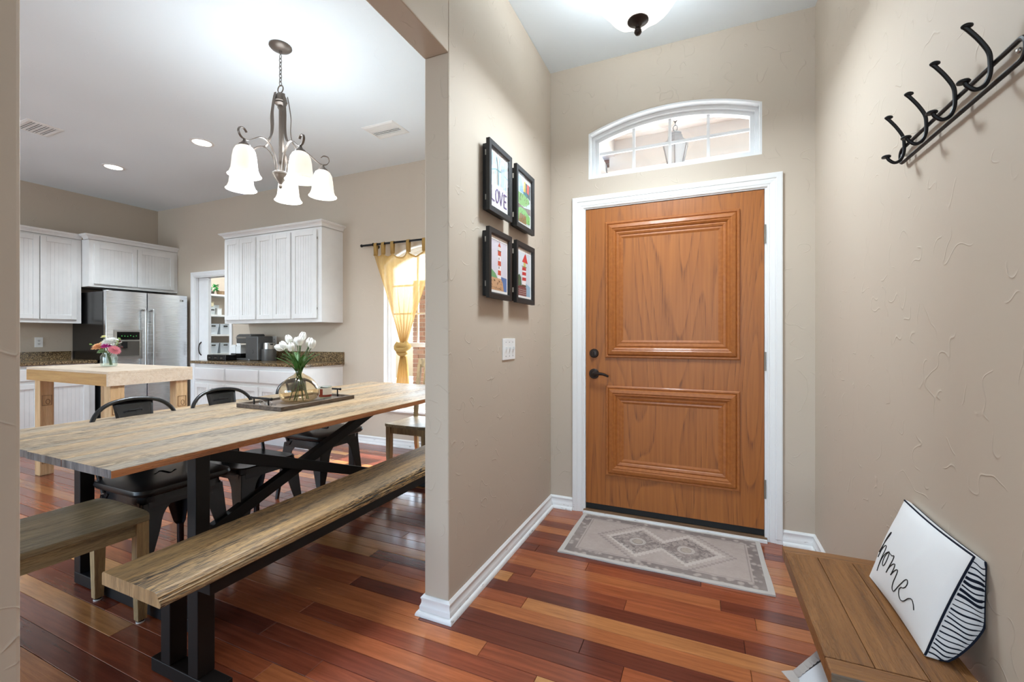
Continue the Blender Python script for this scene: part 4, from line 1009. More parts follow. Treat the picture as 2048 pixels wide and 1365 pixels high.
# ---------------------------------------------------------------- weathered wooden chairs
def wood_chair(label):
    """front towards +y, origin on the floor under the seat centre"""
    t = thing('wooden_chair', (0, 0, 0), label, 'chair', 'weathered wooden chairs at the table ends')
    SZ = 0.45
    def sp(u, v, top):
        hw = 0.205 + 0.016 * v; x = (2 * u - 1) * hw; y = -0.215 + 0.43 * v
        cr = (abs(2 * u - 1)) ** 6; y -= 0.022 * cr * v ** 8; y += 0.0
        cx = (v ** 10) * 0.014; x *= 1 - cx
        z = SZ - 0.006 * (1 - (2 * u - 1) ** 2) * math.sin(PI * v)
        return (x, y, z if top else SZ - 0.024)
    mb = MB(); nu, nv = 14, 16
    mb.grid(lambda u, v: sp(u, v, True), nu, nv); o1 = len(mb.v); mb.grid(lambda u, v: sp(u, v, False), nu, nv); mb.f[-nu * nv:] = [f[::-1] for f in mb.f[-nu * nv:]]
    ed = [i for i in range(nu)] + [(j + 1) * (nu + 1) - 1 for j in range(nv)] + [nv * (nu + 1) + nu - i for i in range(nu)] + [(nv - j) * (nu + 1) for j in range(nv)]
    for a, b2 in zip(ed, ed[1:] + ed[:1]): mb.f.append((b2, a, a + o1, b2 + o1)); mb.m.append(0)
    O('seat', mb, M_CHAIRW, t, smooth=True, bevel=0.004)
    def leg(x, y, w, w2, z1):
        q = MB(); r = lambda h, z: [(x - h, y - h, z), (x + h, y - h, z), (x + h, y + h, z), (x - h, y + h, z)]
        q.loft([r(w2, 0.012), r(w, 0.24), r(w, z1)]); return q
    for sx in (-1, 1):
        l = O('leg', leg(sx * 0.180, 0.178, 0.0215, 0.0165, SZ - 0.024), M_CHAIRL, t, bevel=0.002)
        mb = MB(); mb.cyl((sx * 0.180, 0.178, 0), 0.014, 0.006, 0.012, 12); O('pad_screw', mb, M_RUBBER, l); mb = MB(); mb.cyl((sx * 0.180, 0.178, 0), 0.0155, 0, 0.006, 14); O('glide', mb, M_FELT, l)
        q = MB(); x = sx * 0.180; r = lambda y, z, h=0.017, k=0.015: [(x - h, y - k, z), (x + h, y - k, z), (x + h, y + k, z), (x - h, y + k, z)]
        q.loft([r(-0.245, 0.006), r(-0.205, 0.20), r(-0.195, 0.44), r(-0.215, 0.66), r(-0.262, 0.93)]); l = O('back_post', q, M_CHAIRL, t, bevel=0.002)
        mb = MB(); mb.cyl((x, -0.245, 0), 0.0145, 0, 0.007, 12); O('glide', mb, M_FELT, l)
        mb = MB(); mb.box(x - 0.010, x + 0.010, -0.19, 0.158, SZ - 0.082, SZ - 0.024); O('side_apron', mb, M_CHAIRW, t)
    mb = MB(); mb.box(-0.160, 0.160, 0.168, 0.188, SZ - 0.082, SZ - 0.024); O('front_apron', mb, M_CHAIRL, t)
    mb = MB(); mb.box(-0.164, 0.164, -0.203, -0.187, SZ - 0.082, SZ - 0.024); O('rear_apron', mb, M_CHAIRL, t)
    def rail(z0, z1):
        q = MB(); yy = lambda z: -0.195 - 0.067 * max(0, (z - 0.44) / 0.49) ** 1.3; rings = []
        for i in range(9):
            u = i / 8; x = -0.198 + 0.396 * u; c = -0.018 * math.sin(PI * u)
            rings.append([(x, yy(z0) - 0.010 + c, z0), (x, yy(z0) + 0.010 + c, z0), (x, yy(z1) + 0.010 + c, z1), (x, yy(z1) - 0.010 + c, z1)])
        return q.loft(rings)
    O('top_rail', rail(0.905, 0.985), M_CHAIRL, t, bevel=0.004, fixn=True)
    q = rail(0.58, 0.615); O('lower_rail', q, M_CHAIRL, t, fixn=True)
    for i in range(5):
        x = -0.118 + i * 0.059; q = MB(); c = -0.018 * math.sin(PI * (x + 0.198) / 0.396)
        q.tube([(x, -0.206 + c, 0.60), (x, -0.225 + c, 0.75), (x, -0.250 + c, 0.92)], 0.0085, 8); O('spindle', q, M_CHAIRL, t, smooth=True)
    return t
wc = wood_chair('weathered wooden chair at the near end of the table')
wc.location = (-2.338, 0.872, 0); wc.rotation_euler = (0, 0, -0.03)
wc2 = copy_tree(wc); wc2['label'] = 'weathered wooden chair at the far end of the table by the window'
wc2.location = (-2.268, 3.165, 0); wc2.rotation_euler = (0, 0, PI)

# ---------------------------------------------------------------- black metal chairs on the far side
def metal_chair(label, cushion):
    """front towards +x"""
    t = thing('metal_chair', (0, 0, 0), label, 'chair', 'black metal chairs on the kitchen side of the table')
    SZ = 0.450; SW = 0.180
    def rsq(h, r, z, n=5, dx=0.0):
        P = []
        for cx, cy, a0 in ((h - r, h - r, 0), (-(h - r), h - r, PI / 2), (-(h - r), -(h - r), PI), (h - r, -(h - r), 1.5 * PI)):
            for i in range(n + 1): a = a0 + PI / 2 * i / n; P.append((cx + math.cos(a) * r + dx, cy + math.sin(a) * r, z))
        return P
    mb = MB(); mb.loft([rsq(0.186, 0.05, SZ - 0.040), rsq(0.184, 0.05, SZ - 0.006), rsq(0.178, 0.05, SZ), rsq(0.150, 0.05, SZ - 0.004), rsq(0.09, 0.04, SZ - 0.009)], True, True); seat = O('seat', mb, M_TOLIX, t, smooth=True)
    if cushion:
        mb = MB(); R = lambda h, z: rsq(h, 0.06, z, 5, 0.012)
        mb.loft([R(0.196, SZ + 0.002), R(0.214, SZ + 0.010), R(0.220, SZ + 0.024), R(0.216, SZ + 0.038), R(0.196, SZ + 0.046), R(0.13, SZ + 0.050), R(0.05, SZ + 0.049)]); O('cushion', mb, M_PAD, t, smooth=True)
    else:
        for i in range(3):
            for j in range(3):
                mb = MB(); mb.cyl((-0.03 + i * 0.03, -0.03 + j * 0.03, 0), 0.0045, SZ - 0.0095, SZ - 0.0075, 10); O('drain_hole', mb, M_SLOT, seat)
    # legs: folded tapering sheets whose inner edges make the arches
    for sx in (-1, 1):
        for sy in (-1, 1):
            mb = MB(); n = 18
            ft = Vector((sx * (0.212 if sx > 0 else 0.235), sy * 0.212, 0.0)); tp = Vector((sx * 0.180, sy * 0.180, SZ - 0.035))
            def flange(ax):
                rows = []
                for j in range(n + 1):
                    s = j / n; c = tp.lerp(ft, s)
                    if s < 0.26: wdt = 0.078 + 0.102 * (1 - math.sqrt(max(0, 1 - (1 - s / 0.26) ** 2)))
                    else: wdt = 0.078 - 0.046 * ((s - 0.26) / 0.46) ** 1.15
                    if s > 0.72: wdt = 0.022
                    q = c.copy()
                    if ax == 0: q.x -= sx * wdt
                    else: q.y -= sy * wdt
                    rows.append((c, q))
                vs = [p for r in rows for p in r]; mb.add(vs, [(2 * j, 2 * j + 1, 2 * j + 3, 2 * j + 2) for j in range(n)])
            flange(0); flange(1)
            lg = O('leg', mb, M_TOLIX, t, solid=0.005, smooth=False)
            mb = MB(); a = tp.lerp(ft, 0.70); cs = Vector((-sx * 0.008, -sy * 0.008, 0)); mb.tube([a + cs, ft + cs + Vector((0, 0, 0.001))], [0.016, 0.013], 10); O('foot_tube', mb, M_TOLIX, lg, smooth=True)
    # rolled edge following each arch
    # back loop
    P = crom([(-0.135, -0.188, SZ - 0.02), (-0.165, -0.196, 0.52), (-0.205, -0.202, 0.62), (-0.240, -0.196, 0.72), (-0.262, -0.168, 0.795), (-0.278, -0.105, 0.842), (-0.284, 0.0, 0.858), (-0.278, 0.105, 0.842), (-0.262, 0.168, 0.795), (-0.240, 0.196, 0.72), (-0.205, 0.202, 0.62), (-0.165, 0.196, 0.52), (-0.135, 0.188, SZ - 0.02)], 6)
    mb = MB(); mb.tube(P, 0.0105, 10); O('back_loop', mb, M_TOLIX, t, smooth=True)
    mb = MB()
    def spl(u, v):
        z = SZ - 0.02 + (0.852 - SZ + 0.02) * v; hw = 0.052 + 0.040 * v; y = (2 * u - 1) * hw
        x = -0.178 - 0.104 * v ** 1.05 - 0.012 * (1 - (2 * u - 1) ** 2)
        return (x, y, z)
    mb.grid(spl, 8, 12); sp_ = O('back_splat', mb, M_TOLIX, t, solid=0.004, smooth=True)
    mb = MB(); mb.tube([(-0.258, -0.030, 0.792), (-0.257, -0.030, 0.800), (-0.258, 0.030, 0.800), (-0.258, 0.030, 0.792)], 0.004, 6); O('grip_slot', mb, M_TOLIX, sp_, smooth=True)
    for sy in (-1, 1):
        mb = MB(); mb.tube([(-0.10, sy * 0.187, SZ - 0.02), (-0.12, sy * 0.19, SZ - 0.045), (-0.16, sy * 0.187, SZ - 0.045)], 0.004, 6); O('stay', mb, M_TOLIX, t, smooth=True)
    for sy in (-1, 1):
        mb = MB(); mb.box(-0.16, 0.16, sy * 0.183 - 0.002, sy * 0.183 + 0.002, SZ - 0.062, SZ - 0.03); O('skirt', mb, M_TOLIX, t)
    for sx in (-1, 1):
        mb = MB(); mb.box(sx * 0.183 - 0.002, sx * 0.183 + 0.002, -0.16, 0.16, SZ - 0.062, SZ - 0.03); O('skirt', mb, M_TOLIX, t)
    return t
mc = metal_chair('black metal chair with padded seat, nearest the island', True); mc.location = (-2.540, 1.335, 0)
m2 = metal_chair('black metal chair with bare perforated seat in the middle', False); m2.location = (-2.535, 1.800, 0)
m3 = copy_tree(mc); m3['label'] = 'black metal chair with padded seat, nearest the curtained window'; m3.location = (-2.640, 2.445, 0)

# ---------------------------------------------------------------- tray with vase, tulips and candle
tr = thing('serving_tray', (-2.385, 2.025, TZ), 'dark wooden serving tray with two black bar handles on the table', 'tray')
RX0, RX1, RY0, RY1 = -2.580, -2.196, 1.742, 2.312
mb = MB(); mb.box(RX0 + 0.012, RX1 - 0.012, RY0 + 0.012, RY1 - 0.012, TZ + 0.0005, TZ + 0.010); O('tray_base', mb, M_TRAY, tr)
for (a, b2, c, d) in ((RX0, RX1, RY0, RY0 + 0.018), (RX0, RX1, RY1 - 0.018, RY1), (RX0, RX0 + 0.018, RY0 + 0.018, RY1 - 0.018), (RX1 - 0.018, RX1, RY0 + 0.018, RY1 - 0.018)):
    mb = MB(); mb.box(a, b2, c, d, TZ + 0.0005, TZ + 0.024); O('rim', mb, M_TRAY, tr, bevel=0.001)
for y in (RY0 + 0.020, RY1 - 0.024):
    mb = MB(); xm = (RX0 + RX1) / 2; zz = TZ + 0.062
    mb.tube([(xm - 0.085, y, zz), (xm + 0.085, y, zz)], 0.0065, 10)
    for sx in (-1, 1): mb.ball((xm + sx * 0.087, y, zz), 0.009, 10, 6); mb.tube([(xm + sx * 0.062, y, TZ + 0.010), (xm + sx * 0.062, y, zz)], 0.0045, 8)
    O('handle', mb, M_BLACK, tr, smooth=True)
VX, VY, VZ = -2.366, 2.008, TZ + 0.0105
vs_ = thing('glass_vase', (VX, VY, VZ), 'round amber glass vase holding white tulips on the tray', 'vase')
outer = [(0.062, 0.000), (0.090, 0.006), (0.108, 0.024), (0.1165, 0.050), (0.1165, 0.078), (0.106, 0.108), (0.086, 0.136), (0.060, 0.158), (0.036, 0.172), (0.0235, 0.182), (0.0205, 0.192), (0.021, 0.204), (0.026, 0.213)]
inner = [(r - 0.003, z + (0.004 if z < 0.02 else 0)) for r, z in outer][::-1]
mb = MB(); mb.lathe([(0.0005, 0.0)] + outer + inner + [(0.0005, 0.005)], (VX, VY, VZ), 40, close=False); O('glass_body', mb, M_AMBER, vs_, smooth=True)
# tulips: head positions relative to the vase axis, found from the photograph
c_, s_ = math.cos(TH), math.sin(TH)
HEADS = [(-0.128, 1.122, 0.00, -1.05, 0.1), (-0.078, 1.176, 0.02, -0.35, 0.0), (-0.086, 1.137, -0.03, -0.5, 0.6), (-0.040, 1.160, 0.05, -0.15, 0.3), (-0.026, 1.128, -0.05, -0.08, 0.9), (0.008, 1.195, 0.03, 0.25, 0.2), (0.022, 1.166, -0.04, 0.05, 0.5), (0.044, 1.152, 0.05, 0.1, 0.1), (0.062, 1.158, 0.01, 0.18, 0.7), (0.092, 1.146, -0.02, 0.25, 0.4)]
LBL = ['white tulip leaning far out to the left of the vase', 'white tulip standing high on the left of the bunch', 'white tulip drooping at the lower left behind the leaves', 'white tulip in the middle left partly hidden', 'large white tulip at the front of the bunch', 'topmost white tulip of the bunch', 'white tulip just below the topmost one', 'white tulip right of centre at the back', 'white tulip second from the right', 'rightmost white tulip of the bunch']
def tulip(i, hd, lb):
    dr, z, df, tilt, tw = hd
    t = thing('tulip', (VX, VY, VZ + 0.02), lb, 'flower', 'white tulips in the amber vase')
    hp = Vector((VX + dr * c_ - df * s_, VY + dr * s_ + df * c_, z))
    rnd = random.Random(i); ang = rnd.random() * 6.28
    foot = Vector((VX + 0.055 * math.cos(ang), VY + 0.055 * math.sin(ang), VZ + 0.012)); nk = Vector((VX + 0.010 * math.cos(i * 2.1), VY + 0.010 * math.sin(i * 2.1), VZ + 0.185))
    ax = Vector((math.sin(tilt) * c_, math.sin(tilt) * s_, math.cos(tilt))).normalized()
    base = hp - ax * 0.026
    if tilt < -0.8: ax = Vector((-0.93 * c_, -0.93 * s_, 0.30)).normalized(); base = hp - ax * 0.026
    mb = MB(); mb.tube(crom([foot, foot.lerp(nk, 0.5) + Vector((0.004, 0, 0)), nk, nk.lerp(base, 0.55) + Vector((0, 0, 0.012)), base], 6), 0.0027, 6); O('stem', mb, M_STEM, t, smooth=True)
    q = ax.to_track_quat('Z', 'Y').to_matrix()
    for k in range(6):
        a0 = k * PI / 3 + tw; inn = 0.88 if k % 2 else 1.0; mb = MB()
        def pt(u, v):
            r = 0.0212 * inn * (math.sin(PI * min(1, 0.10 + 0.80 * v)) ** 0.75) + 0.001; wd = 1.15 * math.sin(PI * min(1, 0.12 + 0.86 * v)) ** 0.6
            a = a0 + (u - 0.5) * wd; p = Vector((math.cos(a) * r, math.sin(a) * r, 0.058 * v - 0.003))
            return hp - ax * 0.026 + q @ p
        mb.grid(pt, 5, 8); O('petal', mb, M_PETAL, t, solid=0.001, smooth=True)
    for k in range(2):
        mb = MB(); a = ang + k * 2.5 + i; out = Vector((math.cos(a), math.sin(a), 0)) * 0.6 + Vector((dr * c_, dr * s_, 0)) * 7; out = out.normalized() if out.length > 0.01 else Vector((1, 0, 0)); sd_ = Vector((-out.y, out.x, 0)); ln = 0.14 + 0.05 * rnd.random(); sprd = 0.085 + 0.05 * rnd.random()
        def lf(u, v):
            p = nk + Vector((0, 0, -0.015)) + Vector((0, 0, 1)) * ln * (v - 0.22 * v ** 3) + out * sprd * v ** 1.5; wv = 0.0135 * math.sin(PI * min(1, 0.10 + 0.90 * v)) ** 0.8 + 0.0006
            return p + sd_ * (2 * u - 1) * wv + out * -0.004 * (1 - (2 * u - 1) ** 2)
        mb.grid(lf, 4, 10); O('leaf', mb, M_LEAF, t, solid=0.0008, smooth=True)
for i, (hd, lb) in enumerate(zip(HEADS, LBL)): tulip(i, hd, lb)
CX_, CY_ = -2.292, 2.150
cn = thing('candle_jar', (CX_, CY_, VZ), 'glass jar candle with red and white label behind the vase', 'candle')
mb = MB(); mb.lathe([(0.0005, 0), (0.037, 0.0), (0.040, 0.004), (0.040, 0.088), (0.038, 0.088), (0.038, 0.010), (0.0005, 0.010)], (CX_, CY_, VZ), 28, close=False); O('jar', mb, M_CLEAR, cn, smooth=True)
mb = MB(); mb.cyl((CX_, CY_, VZ), 0.0372, 0.0105, 0.060, 28); O('wax', mb, flat((236, 226, 206)), cn, smooth=True)
mb = MB(); n = 14; aa = [math.radians(-120 + 150 * i / n) for i in range(n + 1)]
for z0, z1, mi in ((0.020, 0.034, 1), (0.034, 0.078, 0)):
    mb.mi = mi; mb.add([(CX_ + 0.0406 * math.cos(a), CY_ + 0.0406 * math.sin(a), VZ + z) for a in aa for z in (z0, z1)], [(2 * i, 2 * i + 2, 2 * i + 3, 2 * i + 1) for i in range(n)])
mb.mi = 1; mb.add([(CX_ + 0.0409 * math.cos(a), CY_ + 0.0409 * math.sin(a), VZ + z) for a in aa[2:6] for z in (0.034, 0.072)], [(2 * i, 2 * i + 2, 2 * i + 3, 2 * i + 1) for i in range(3)])
O('label', mb, [flat((240, 234, 226)), flat((150, 62, 46))], cn, solid=0.0004)
gl = thing('eyeglasses', (-2.40, 1.80, VZ), 'folded clear eyeglasses lying under the near tray handle', 'eyeglasses')
mb = MB()
for sx in (-1, 1): mb.ring((-2.40 + sx * 0.032, 1.800, VZ + 0.016), 0.022, 0.0018, 'y', 14, 5, 1.1, 0.62)
mb.tube([(-2.411, 1.80, VZ + 0.019), (-2.40, 1.799, VZ + 0.022), (-2.389, 1.80, VZ + 0.019)], 0.0016, 5); O('rims', mb, M_CHROME, gl, smooth=True)
for sx in (-1, 1): mb = MB(); mb.tube([(-2.40 + sx * 0.055, 1.802, VZ + 0.018), (-2.40 + sx * 0.02, 1.822, VZ + 0.010), (-2.40 - sx * 0.045, 1.832, VZ + 0.003)], 0.0018, 5); O('temple_arm', mb, M_CHROME, gl, smooth=True)

# ---------------------------------------------------------------- chandelier
HX, HY = -2.467, 1.953
ch = thing('chandelier', (HX, HY, 2.13), 'five light bronze chandelier with glowing bell shades over the dining table', 'chandelier')
mb = MB(); mb.lathe([(0.0, ZC), (0.066, ZC), (0.067, ZC - 0.006), (0.058, ZC - 0.016), (0.030, ZC - 0.026), (0.010, ZC - 0.030), (0.009, ZC - 0.045), (0.0, ZC - 0.046)], (HX, HY, 0), 28); O('canopy', mb, M_PEWTER, ch, smooth=True)
z = ZC - 0.066; i = 0
while z > 2.79:
    mb = MB(); mb.ring((HX, HY, z), 0.013, 0.0024, 'x' if i % 2 else 'y', 12, 5, 0.62, 1.25); O('chain_link', mb, M_PEWTER, ch, smooth=True); z -= 0.0245; i += 1
mb = MB(); mb.ring((HX, HY, 2.775), 0.024, 0.0034, 'y', 18, 6); O('loop', mb, M_PEWTER, ch, smooth=True)
mb = MB(); mb.lathe([(0.0, 2.752), (0.012, 2.750), (0.022, 2.742), (0.034, 2.722), (0.040, 2.700), (0.041, 2.692), (0.034, 2.688), (0.036, 2.680), (0.030, 2.674), (0.016, 2.668), (0.018, 2.655), (0.012, 2.645), (0.010, 2.640), (0.010, 2.252), (0.014, 2.250), (0.034, 2.246), (0.046, 2.238), (0.048, 2.228), (0.042, 2.222), (0.038, 2.210), (0.026, 2.195), (0.014, 2.178), (0.008, 2.165), (0.011, 2.158), (0.011, 2.148), (0.006, 2.140), (0.0, 2.138)], (HX, HY, 0), 28); O('column', mb, M_PEWTER, ch, smooth=True)
def ribbon(mb, pts, w2, th, ang):
    sd_ = Vector((-math.sin(ang), math.cos(ang), 0)); rings = []
    for i, p in enumerate(pts):
        p = Vector(p); t = (Vector(pts[min(i + 1, len(pts) - 1)]) - Vector(pts[max(0, i - 1)])).normalized(); n = t.cross(sd_).normalized()
        rings.append([p + sd_ * w2 + n * th, p - sd_ * w2 + n * th, p - sd_ * w2 - n * th, p + sd_ * w2 - n * th])
    mb.loft(rings)
for k in range(5):
    an = math.radians(-85.4 + 72 * k); dx, dy = math.cos(an), math.sin(an)
    rp_ = lambda r, z: (HX + dx * r, HY + dy * r, z)
    R0 = 0.253
    mb = MB(); pts = crom([rp_(0.030, 2.235), rp_(0.036, 2.30), rp_(0.060, 2.365), (rp_(0.105, 2.405)), rp_(0.150, 2.405), rp_(0.195, 2.375), rp_(0.235, 2.350), rp_(0.272, 2.352), rp_(0.292, 2.378), rp_(0.284, 2.405), rp_(0.258, 2.408), rp_(0.240, 2.392)], 6)
    ribbon(mb, pts, 0.0065, 0.0022, an); arm = O('arm', mb, M_PEWTER, ch, smooth=True)
    mb = MB(); pts = crom([rp_(0.040, 2.735), rp_(0.050, 2.68), rp_(0.060, 2.60), rp_(0.058, 2.52), rp_(0.066, 2.46), rp_(0.092, 2.415), rp_(0.118, 2.408)], 6)
    ribbon(mb, pts, 0.008, 0.0016, an); O('strap', mb, M_PEWTER, ch, smooth=True)
    mb = MB(); cx, cy = HX + dx * R0, HY + dy * R0
    mb.lathe([(0.0, 2.352), (0.007, 2.350), (0.009, 2.338), (0.018, 2.326), (0.030, 2.316), (0.033, 2.306), (0.0, 2.304)], (cx, cy, 0), 18); cup = O('shade_holder', mb, M_PEWTER, arm, smooth=True)
    sh = [(0.030, 2.308), (0.046, 2.296), (0.057, 2.274), (0.063, 2.240), (0.066, 2.205), (0.070, 2.170), (0.079, 2.146), (0.089, 2.134)]
    mb = MB(); mb.lathe(sh + [(r - 0.004, z + 0.001) for r, z in sh[::-1]], (cx, cy, 0), 32, close=False); O('shade', mb, M_SHADE, ch, smooth=True)
    b = lamp('chandelier_bulb', 'POINT', (0, 0, 0), 10.0, (0.82, 0.92, 1.0), shadow_soft_size=0.03); b.parent = ch; b.location = (cx - HX, cy - HY, 2.165 - 2.13)

# light scattered by the five translucent shades
b = lamp('chandelier_glow', 'POINT', (0, 0, 0), 17, (0.84, 0.93, 1.0), shadow_soft_size=0.26); b.parent = ch; b.location = (0, 0, 2.30 - 2.13)

# ---------------------------------------------------------------- recessed lights and vents
for (x, y), pw_, lb in (((-4.376, 2.62), 26, 'lit recessed ceiling light nearer the chandelier'), ((-5.896, 2.612), 80, 'lit recessed ceiling light farther into the kitchen')):
    t = thing('recessed_light', (x, y, ZC - 0.006), lb, 'ceiling light', 'recessed kitchen lights')
    mb = MB(); mb.lathe([(0.098, ZC), (0.098, ZC - 0.004), (0.078, ZC - 0.007), (0.074, ZC - 0.003), (0.074, ZC)], (x, y, 0), 32, close=False); O('trim_ring', mb, M_PLASTIC, t, smooth=True)
    mb = MB(); mb.cyl((x, y, 0), 0.074, ZC - 0.0045, ZC - 0.0005, 28); O('lens', mb, M_CAN, t)
    b = lamp('downlight', 'SPOT', (0, 0, 0), pw_, (0.80, 0.91, 1.0), spot_size=2.2, spot_blend=0.8, shadow_soft_size=0.06); b.parent = t; b.location = (0, 0, -0.02)
def vent(x, y, lx, ly, lb, open_rows):
    t = thing('ceiling_vent', (x, y, ZC - 0.012), lb, 'vent')
    mb = MB(); sweep(mb, [(x - lx, y - ly), (x + lx, y - ly), (x + lx, y + ly), (x - lx, y + ly)], [(0, 0), (0, 0.004), (0.018, 0.010), (0.024, 0.010), (0.024, 0)], lambda a, b2, h: (a, b2, ZC - h), closed=True); O('vent_frame', mb, M_PLASTIC, t, fixn=True)
    mb = MB(); mb.box(x - lx + 0.02, x + lx - 0.02, y - ly + 0.02, y + ly - 0.02, ZC - 0.002, ZC - 0.0005); O('duct', mb, M_SLOT, t)
    n = 9
    for i in range(n):
        yy = y - ly + 0.03 + (2 * ly - 0.06) * i / (n - 1); a = 0.004 if i in open_rows else 0.0105
        mb = MB(); mb.box(x - lx + 0.022, x + lx - 0.022, yy - a, yy + a, ZC - 0.008, ZC - 0.003); O('louver', mb, M_PLASTIC, t)
vent(-2.60, 3.12, 0.17, 0.12, 'white ceiling vent near the dining window', (4, 5, 6)); vent(-5.41, 1.852, 0.16, 0.12, 'white ceiling vent at far left above the island', (1, 3, 5, 7))

# ---------------------------------------------------------------- kitchen cabinets
def cab_door(parent, u0, u1, z0, z1, face, axis, stile=0.052, rail=0.055, handle=None, name='door'):
    """door on a cabinet face; axis 'y' : face is y=const facing -y ; axis 'x' : face is x=const facing +x"""
    sg = -1 if axis == 'y' else 1
    def bx(mb, a, b2, c, d, e, f):
        if axis == 'y': mb.box(a, b2, min(face + sg * e, face + sg * f), max(face + sg * e, face + sg * f), c, d)
        else: mb.box(min(face + sg * e, face + sg * f), max(face + sg * e, face + sg * f), a, b2, c, d)
    mb = MB(); T = 0.020
    bx(mb, u0, u0 + stile, z0, z1, 0.0005, T); bx(mb, u1 - stile, u1, z0, z1, 0.0005, T); bx(mb, u0 + stile, u1 - stile, z0, z0 + rail, 0.0005, T); bx(mb, u0 + stile, u1 - stile, z1 - rail, z1, 0.0005, T)
    d = O(name, mb, M_CAB, parent, bevel=0.0025)
    mb = MB(); a, b2 = u0 + stile, u1 - stile; n = max(2, int(round((b2 - a) / 0.038))); wd = (b2 - a) / n
    for i in range(n): bx(mb, a + i * wd + 0.0016, a + (i + 1) * wd - 0.0016, z0 + rail, z1 - rail, 0.001, 0.010)
    bx(mb, a, b2, z0 + rail, z1 - rail, 0.0006, 0.0075)
    O('beadboard_panel', mb, M_CAB, d)
    return d
def drawer_front(parent, u0, u1, z0, z1, face, axis):
    mb = MB(); sg = -1 if axis == 'y' else 1; a, b2 = sorted((face + sg * 0.0005, face + sg * 0.020))
    if axis == 'y': mb.box(u0, u1, a, b2, z0, z1)
    else: mb.box(a, b2, u0, u1, z0, z1)
    return O('drawer', mb, M_CAB, parent, bevel=0.005)
CROWN = [(0, 0), (0.0, 0.004), (-0.008, 0.010), (-0.012, 0.022), (-0.026, 0.038), (-0.042, 0.046), (-0.046, 0.054), (-0.052, 0.056), (-0.052, 0.064), (0.0, 0.064)]
UY = 3.507
uc = thing('wall_cabinet', (-4.6, 3.66, 1.35), 'white five door wall cabinet hung beside the curtained window', 'cabinet')
mb = MB(); mb.box(-5.410, -3.792, UY, YB - 0.001, 1.350, 2.398); O('cabinet_body', mb, M_CAB, uc)
for a, b2 in ((-5.385, -5.118), (-5.114, -4.836), (-4.806, -4.538), (-4.534, -4.254), (-4.226, -3.850)): cab_door(uc, a, b2, 1.392, 2.366, UY, 'y')
mb = MB(); sweep(mb, [(-5.410, YB - 0.002), (-5.410, UY), (-3.792, UY), (-3.792, YB - 0.002)], CROWN, lambda a, b2, h: (a, b2, 2.392 + h))
O('crown', mb, M_CAB, uc, fixn=True)
for z in (1.50, 2.27): mb = MB(); mb.cyl((-3.846, UY - 0.012, 0), 0.004, z - 0.012, z + 0.012, 8); O('hinge', mb, M_NICKEL, uc)
# left wall cabinet run
LXF = -7.10
lc = thing('wall_cabinet', (-7.25, 2.4, 1.354), 'white two door wall cabinet at far left above the outlet', 'cabinet')
mb = MB(); mb.box(XF + 0.001, LXF, 1.95, 2.820, 1.354, 2.398); O('cabinet_body', mb, M_CAB, lc)
cab_door(lc, 2.448, 2.772, 1.398, 2.372, LXF, 'x'); cab_door(lc, 2.005, 2.440, 1.398, 2.372, LXF, 'x')
mb = MB(); sweep(mb, [(LXF, 1.95), (LXF, 2.820)], CROWN, lambda a, b2, h: (a, b2, 2.392 + h)); O('crown', mb, M_CAB, lc, fixn=True)
AXF = -6.93
ac = thing('wall_cabinet', (-7.15, 3.3, 1.81), 'white deep cabinet with two doors above the refrigerator', 'cabinet')
mb = MB(); mb.box(XF + 0.001, AXF, 2.824, YB - 0.001, 1.812, 2.398); O('cabinet_body', mb, M_CAB, ac)
cab_door(ac, 2.870, 3.318, 1.848, 2.352, AXF, 'x'); cab_door(ac, 3.324, 3.765, 1.848, 2.352, AXF, 'x')
mb = MB(); sweep(mb, [(AXF, YB - 0.002), (AXF, 2.824), (LXF + 0.056, 2.824)], [(-o, h) for o, h in CROWN], lambda a, b2, h: (a, b2, 2.392 + h))
O('crown', mb, M_CAB, ac, fixn=True)

# base cabinets and counters
BYF = 3.25
bc = thing('base_cabinet', (-4.67, 3.5, 0), 'white base cabinet with three drawers under the coffee maker counter', 'cabinet')
mb = MB(); mb.box(-5.560, -3.792, BYF, YB - 0.001, 0.095, 0.869); mb.box(-5.540, -3.792, BYF + 0.07, YB - 0.001, 0, 0.095); O('cabinet_body', mb, M_CAB, bc)
for a, b2 in ((-5.533, -5.005), (-4.979, -4.441), (-4.414, -3.876)):
    drawer_front(bc, a, b2, 0.684, 0.822, BYF, 'y'); m_ = (a + b2) / 2
    cab_door(bc, a, m_ - 0.003, 0.125, 0.640, BYF, 'y', 0.045, 0.05); cab_door(bc, m_ + 0.003, b2, 0.125, 0.640, BYF, 'y', 0.045, 0.05)
cw = thing('countertop', (-4.7, 3.5, 0.87), 'brown granite countertop with backsplash under the coffee maker', 'countertop')
mb = MB(); mb.prism_z([(-5.625, 3.225), (-3.815, 3.225), (-3.765, 3.275), (-3.765, YB - 0.001), (-5.625, YB - 0.001)], 0.870, 0.903); O('slab', mb, M_GRANITE, cw, bevel=0.006, fixn=True)
mb = MB(); mb.box(-5.555, -3.770, YB - 0.022, YB - 0.001, 0.903, 1.012); O('backsplash', mb, M_GRANITE, cw, bevel=0.002)
LBX = -6.79
lb_ = thing('base_cabinet', (-7.1, 2.4, 0), 'white base cabinet at far left behind the pine island', 'cabinet')
mb = MB(); mb.box(XF + 0.001, LBX, 1.60, 2.825, 0.095, 0.869); mb.box(XF + 0.001, LBX - 0.07, 1.60, 2.825, 0, 0.095); O('cabinet_body', mb, M_CAB, lb_)
for a, b2 in ((2.37, 2.765), (1.94, 2.345)):
    cab_door(lb_, a, b2, 0.125, 0.665, LBX, 'x'); drawer_front(lb_, a, b2, 0.70, 0.83, LBX, 'x')
